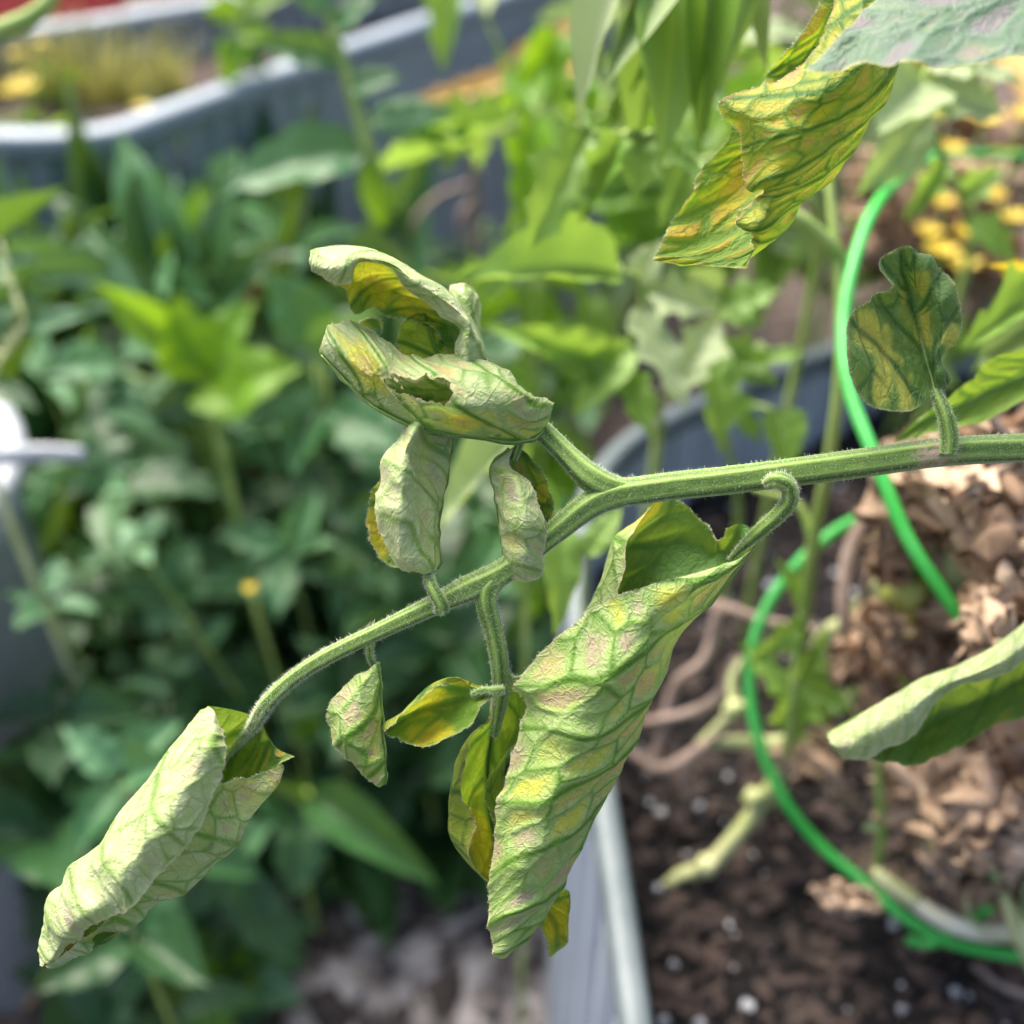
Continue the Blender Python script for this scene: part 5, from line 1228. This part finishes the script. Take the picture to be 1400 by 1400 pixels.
# half leaflet
o = blade('leaflet', BR, [
    [(511, 909, 0), (513, 908, 0), (516, 906, 0), (514, 908, 2), (510, 912, 3)],
    [(480, 930, -1), (499, 934, -3), (518, 934, 0), (505, 945, 4), (490, 950, 6)],
    [(452, 962, -1), (486, 969, -4), (520, 970, 0), (500, 975, 5), (480, 975, 8)],
    [(450, 1001, -1), (487, 1008, -4), (522, 1008, 0), (500, 1008, 5), (480, 1005, 8)],
    [(469, 1036, 0), (497, 1042, -3), (524, 1040, 0), (508, 1040, 4), (490, 1030, 6)],
    [(497, 1060, 0), (511, 1062, -1), (525, 1060, 0), (516, 1060, 3), (505, 1055, 4)],
    [(514, 1074, 0), (519, 1076, 0), (524, 1073, 0), (521, 1073, 1), (518, 1072, 2)]],
    [-1, -.5, -.04, .5, 1], M_BIG, 'under', nu=130, nv=90, S=11, slope=1.3, cs=5.5, seed=31, yel=0.55, les=0.6, ref=(0.5, 0.2), pleat=0.7,
    spots=[(.5, -.25, 3, .6, 1), (.68, -.3, 2.2, .6, 1)], edge_hair=200)
tag(o, 'small leaflet folded along its midrib so one mottled half shows')
# cupped leaflet with its margin turned up
o = blade('leaflet', BR, [
    [(674, 938, 0), (674, 938, 0), (675, 942, 0), (676, 946, 0), (675, 950, 0), (674, 953, 0)],
    [(651, 941, 2), (651, 938, 1), (651, 944, 2), (651, 952, 2), (652, 958, 0), (655, 963, -1)],
    [(628, 931, 2), (625, 926, 1), (626, 938, 3), (626, 957, 4), (632, 977, 1), (641, 986, -2)],
    [(603, 938, -1), (602, 931, 0), (600, 948, 4), (600, 965, 5), (606, 994, 1), (613, 1007, -3)],
    [(580, 957, -3), (576, 950, 0), (577, 965, 4), (575, 972, 5), (580, 1005, 1), (585, 1020, -3)],
    [(553, 978, -4), (549, 972, 0), (552, 979, 3), (552, 983, 4), (555, 1005, 1), (558, 1014, -2)],
    [(526, 1001, -1), (523, 996, 0), (524, 998, 1), (525, 999, 1), (526, 1002, 0), (527, 1003, 0)]],
    [-1, -.75, -.35, 0, .5, 1], M_GLOW, 'upper', nu=130, nv=90, S=13, slope=1.6, seed=37, yel=0.2, les=0.1, ref=(0.5, 0.6), pleat=0.5,
    spots=[(.55, -.25, 4.5, 1, .2), (.62, .55, 5, 1, .7), (.3, -.5, 3, .7, .5)], edge_hair=250)
tag(o, 'cupped leaflet with green and yellow upper face and pale turned-up edge')
# hanging leaflet behind the long one
o = blade('leaflet', BR, [
    [(683, 932, 8), (683, 932, 8), (684, 932, 8), (685, 932, 8), (688, 931, 8), (690, 930, 8)],
    [(668, 985, 6), (665, 985, 6), (673, 982, 8), (679, 972, 9), (700, 955, 8), (719, 948, 6)],
    [(651, 999, 6), (646, 1001, 7), (660, 1005, 11), (673, 1003, 13), (700, 1000, 12), (720, 1000, 6)],
    [(639, 1037, 3), (626, 1042, 8), (648, 1047, 13), (667, 1043, 15), (690, 1045, 14), (694, 1025, 5)],
    [(629, 1085, 2), (613, 1095, 8), (640, 1095, 15), (668, 1092, 17), (690, 1090, 15), (666, 1072, 4)],
    [(647, 1120, 2), (611, 1128, 8), (645, 1140, 15), (675, 1140, 18), (700, 1130, 15), (668, 1105, 5)],
    [(642, 1157, 3), (625, 1158, 8), (655, 1180, 14), (690, 1185, 17), (715, 1170, 14), (690, 1150, 6)],
    [(665, 1202, 6), (655, 1197, 9), (690, 1220, 13), (720, 1225, 15), (745, 1210, 12), (742, 1200, 8)],
    [(738, 1258, 9), (733, 1250, 10), (746, 1260, 12), (757, 1258, 13), (771, 1245, 12), (778, 1222, 10)],
    [(752, 1312, 10), (752, 1310, 10), (757, 1306, 10), (763, 1300, 10), (772, 1294, 10), (777, 1288, 10)]],
    [-1, -.75, -.35, 0, .5, 1], M_GLOW, 'upper', nu=200, nv=110, S=14, slope=1.4, seed=41, yel=0.2, les=0.05, ref=(0.4, 0.45), pleat=0.6,
    spots=[(.5, -.3, 6, .9, .2), (.62, -.2, 6, 1, 0), (.9, .3, 6, 1, 0)], edge_hair=300)
tag(o, 'cupped green leaflet hanging behind the long one, pale edges rolled in')
# the rolled leaflet at the end of the stem
o = blade('leaflet', BR, [
    [(298, 984, -2), (293, 972, -1), (287, 965, 2), (347, 980, 6), (376, 1020, 5), (402, 1034, 2)],
    [(307, 1020, -10), (285, 1005, -11), (262, 993, 2), (325, 1020, 14), (385, 1062, 3), (350, 1058, 1)],
    [(300, 1062, -10), (262, 1050, -13), (226, 1035, 2), (290, 1065, 16), (343, 1122, 3), (298, 1072, 2)],
    [(281, 1115, -10), (235, 1098, -13), (184, 1087, 2), (250, 1115, 16), (314, 1164, 3), (270, 1115, 2)],
    [(248, 1166, -10), (195, 1148, -13), (137, 1150, 2), (205, 1170, 14), (260, 1213, 3), (230, 1165, 2)],
    [(212, 1202, -10), (165, 1190, -12), (101, 1182, 2), (160, 1210, 12), (216, 1240, 3), (190, 1205, 2)],
    [(172, 1246, -10), (140, 1222, -10), (84, 1202, 2), (130, 1236, 10), (180, 1266, 3), (165, 1236, 3)],
    [(132, 1262, -7), (102, 1256, -8), (61, 1240, 2), (95, 1262, 7), (142, 1290, 2), (130, 1268, 4)],
    [(108, 1284, -1), (82, 1288, -3), (55, 1282, 2), (75, 1290, 5), (113, 1307, 2), (105, 1290, 0)],
    [(76, 1312, 0), (66, 1316, -1), (53, 1309, 1), (62, 1312, 2), (86, 1321, 1), (80, 1312, 0)],
    [(60, 1321, 0), (57, 1322, 0), (54, 1319, 0), (57, 1319, 1), (64, 1323, 0), (62, 1320, 0)]],
    [-1, -.72, -.42, 0, .45, 1], M_PALE, 'under', nu=400, nv=240, S=16, slope=1.5, bend=0.012, seed=47, yel=0.2, les=0.3, yel2=0.6, les2=0.55, ref=(0.4, 0.15), pleat=0.75,
    spots=[(.12, .7, 4.5, .9, .9), (.2, .8, 5, .6, .9), (.24, -.97, 2.0, 0, 1)], edge_hair=450)
tag(o, 'large leaflet rolled into a tube at the stem end, almost white outside')
# small upright leaflet
o = blade('leaflet', BR, [
    [(1270, 546, 1), (1274, 544, 0), (1278, 542, 0), (1283, 540, 1), (1289, 536, 2)],
    [(1240, 563, -1), (1259, 545, 1), (1273, 520, 2), (1285, 515, -1), (1302, 518, 3)],
    [(1190, 551, -4), (1230, 520, 0), (1266, 485, 3), (1280, 487, -1), (1290, 489, 2)],
    [(1160, 500, -6), (1205, 480, -1), (1258, 450, 4), (1288, 455, -1), (1318, 448, 1)],
    [(1160, 440, -5), (1200, 440, -1), (1250, 420, 4), (1283, 412, -1), (1314, 412, 0)],
    [(1190, 407, -3), (1215, 406, 0), (1242, 394, 4), (1273, 386, 0), (1299, 383, 1)],
    [(1216, 394, -2), (1225, 389, 0), (1238, 381, 3), (1266, 372, 0), (1290, 370, 1)],
    [(1203, 370, -2), (1219, 370, 0), (1234, 368, 2), (1258, 359, 0), (1277, 357, 1)],
    [(1210, 348, -1), (1221, 342, 0), (1232, 337, 1), (1243, 336, 0), (1254, 341, 1)]],
    [-1, -.5, 0, .5, 1], M_DARK, 'upper', nu=160, nv=110, S=12, slope=1.5, seed=53, yel=0.12, les=0.1, ref=(0.5, 0.5), pleat=0.9, jag=0.4, wave=0.4,
    spots=[(.55, -.6, 4.1, 1, 0.42), (.42, -.45, 4.4, 1, 0.30), (.32, -.7, 3.7, .9, 0.30), (.5, .15, 3.2, .9, 0.54), (.38, .05, 3.0, .9, 0.54), (.42, .75, 3.9, 1, 0.42), (.18, -.65, 3.9, .9, 0.12), (.75, .3, 2.9, .7, 0.36), (.7, -.1, 2.5, .7, 0.42)], edge_hair=300)
tag(o, 'small upright leaflet with dark green upper face, yellow blotches and brown specks')
flush_hairs(BR, 3)

# ------------------------------------------------------------------ leaves of neighbouring branches close to the lens
YL = empty('tomato_leaf', at(1230, -30, D0), 'yellow tomato leaf with green veins and curled brown-edged flap', 'leaf')
blade('leaf_blade', YL, [
    [(1150, -40, 2), (1200, -30, 0), (1262, -10, 5), (1210, -60, 14), (1150, -80, 12)],
    [(1120, 60, -2), (1175, 60, -6), (1238, 50, 4), (1180, 20, 14), (1126, 2, 12)],
    [(1070, 105, -3), (1150, 115, -9), (1219, 118, 4), (1140, 80, 14), (1072, 70, 12)],
    [(988, 143, -6), (1095, 165, -10), (1187, 170, 4), (1110, 130, 14), (1036, 118, 12)],
    [(1012, 192, -4), (1085, 205, -10), (1162, 213, 4), (1070, 190, 14), (1003, 174, 11)],
    [(1022, 248, -3), (1066, 245, -8), (1132, 248, 4), (1040, 235, 13), (972, 220, 10)],
    [(1046, 266, -2), (1058, 275, -6), (1098, 277, 3), (1010, 285, 11), (945, 262, 9)],
    [(1008, 298, -2), (1040, 310, -5), (1080, 303, 3), (985, 320, 9), (920, 302, 8)],
    [(1032, 322, 0), (1040, 330, -1), (1047, 337, 3), (960, 345, 7), (903, 332, 7)],
    [(1021, 367, 2), (1010, 367, 3), (990, 365, 4), (940, 361, 5), (892, 356, 5)]],
    [-1, -.55, -.12, .35, 1], M_GLOW, 'under', nu=320, nv=190, S=12, slope=1.5, bend=0.015, seed=59, yel=0.85, les=0.62, cs=5.5, ref=(0.4, 0.25), jag=1.2, pleat=0.8,
    spots=[(.35, -.92, 5, .4, 1), (.5, .7, 6, 1, .6), (.7, .5, 6, 1, .9)], edge_hair=400)
px_tube('leaf_stalk', [(1262, -40, 6, 22), (1300, -90, 8, 26), (1360, -150, 12, 30)], M_STEM, YL, nseg=40, ns=20, ridges=5, seed=60, hair=200)
flush_hairs(YL, 4)

TL = empty('tomato_leaf', at(1470, -40, D0 - 0.03), 'silvery bluish-green leaf underside arching over the yellow leaf', 'leaf')
blade('leaf_blade', TL, [
    [(1440, -150, -15), (1460, -80, -19), (1475, -20, -24), (1482, 30, -29), (1472, 62, -33)],
    [(1330, -110, -15), (1350, -60, -19), (1375, 0, -24), (1387, 45, -29), (1392, 72, -33)],
    [(1250, -60, -15), (1270, -30, -19), (1290, 20, -24), (1302, 62, -29), (1307, 87, -33)],
    [(1195, 0, -15), (1205, 20, -19), (1215, 45, -24), (1222, 68, -29), (1225, 84, -33)],
    [(1150, 46, -20), (1157, 55, -21), (1163, 68, -22), (1165, 80, -24), (1166, 90, -25)],
    [(1116, 85, -20), (1119, 87, -21), (1121, 90, -22), (1122, 93, -24), (1122, 96, -25)],
    [(1100, 97, -20), (1101, 97, -21), (1102, 98, -22), (1102, 98, -24), (1102, 99, -25)]],
    [-1, -.5, 0, .5, 1], M_TOP, 'under', nu=150, nv=90, S=15, slope=1.2, seed=61, yel=0.2, les=0.75, ref=(0.5, 0.5), pleat=0.75, wave=0.6, jag=0.2, margin_noise=0.1, cs=8, edge_hair=0, midrib=False)

RL = empty('tomato_leaf', at(1480, 880, D0 + 0.033), 'pale curled tomato leaf, dark inside, hanging in front of brown dead foliage', 'leaf')
blade('leaf_blade', RL, [
    [(1480, 860, 28), (1470, 830, 24), (1460, 800, 33), (1470, 870, 44), (1480, 930, 38)],
    [(1400, 907, 28), (1395, 885, 24), (1385, 865, 33), (1400, 920, 46), (1405, 975, 36)],
    [(1350, 932, 28), (1345, 915, 24), (1335, 898, 33), (1350, 950, 46), (1350, 1000, 36)],
    [(1290, 950, 28), (1285, 938, 24), (1275, 922, 33), (1290, 970, 45), (1298, 1028, 36)],
    [(1252, 1000, 29), (1236, 975, 25), (1216, 953, 33), (1235, 1000, 43), (1240, 1046, 36)],
    [(1198, 1033, 30), (1185, 1005, 28), (1170, 983, 33), (1185, 1010, 39), (1200, 1040, 35)],
    [(1152, 1039, 32), (1146, 1022, 30), (1138, 1003, 33), (1145, 1015, 36), (1152, 1037, 34)],
    [(1136, 1018, 33), (1135, 1014, 32), (1134, 1010, 33), (1135, 1012, 34), (1136, 1016, 33)]],
    [-1, -.5, -.1, .5, 1], M_SOFT, 'under', nu=150, nv=90, S=14, slope=1.2, seed=67, yel=0.25, les=0.2, ref=(0.5, 0.2), edge_hair=0)

GL = empty('tomato_leaf', at(1460, 500, D0 + 0.045), 'plain green leaf just behind the thick stem and small spotted leaflet', 'leaf')
blade('leaf_blade', GL, [
    [(1500, 410, 40), (1510, 430, 44), (1520, 460, 45), (1510, 490, 44), (1490, 520, 40)],
    [(1400, 474, 40), (1405, 490, 43), (1412, 512, 45), (1408, 530, 43), (1400, 547, 40)],
    [(1347, 494, 40), (1352, 515, 43), (1358, 535, 45), (1355, 555, 43), (1345, 576, 40)],
    [(1330, 520, 40), (1322, 540, 43), (1315, 556, 44), (1308, 572, 43), (1300, 588, 40)],
    [(1296, 547, 41), (1280, 560, 42), (1275, 570, 43), (1268, 582, 42), (1262, 594, 41)],
    [(1225, 600, 42), (1224, 602, 42), (1223, 604, 42), (1223, 605, 42), (1224, 606, 42)]],
    [-1, -.5, 0, .5, 1], leaf_material('leaf_green', var(UPPER, base=(0.14, 0.27, 0.03), base2=(0.20, 0.34, 0.06), vein=(0.24, 0.38, 0.08)), UNDER, trans=0.4, tcol=(0.36, 0.52, 0.04)),
    'upper', nu=110, nv=70, S=9, slope=1.3, seed=71, yel=0.0, les=0.0, ref=(0.4, 0.5), edge_hair=0)
HAIRS.clear()
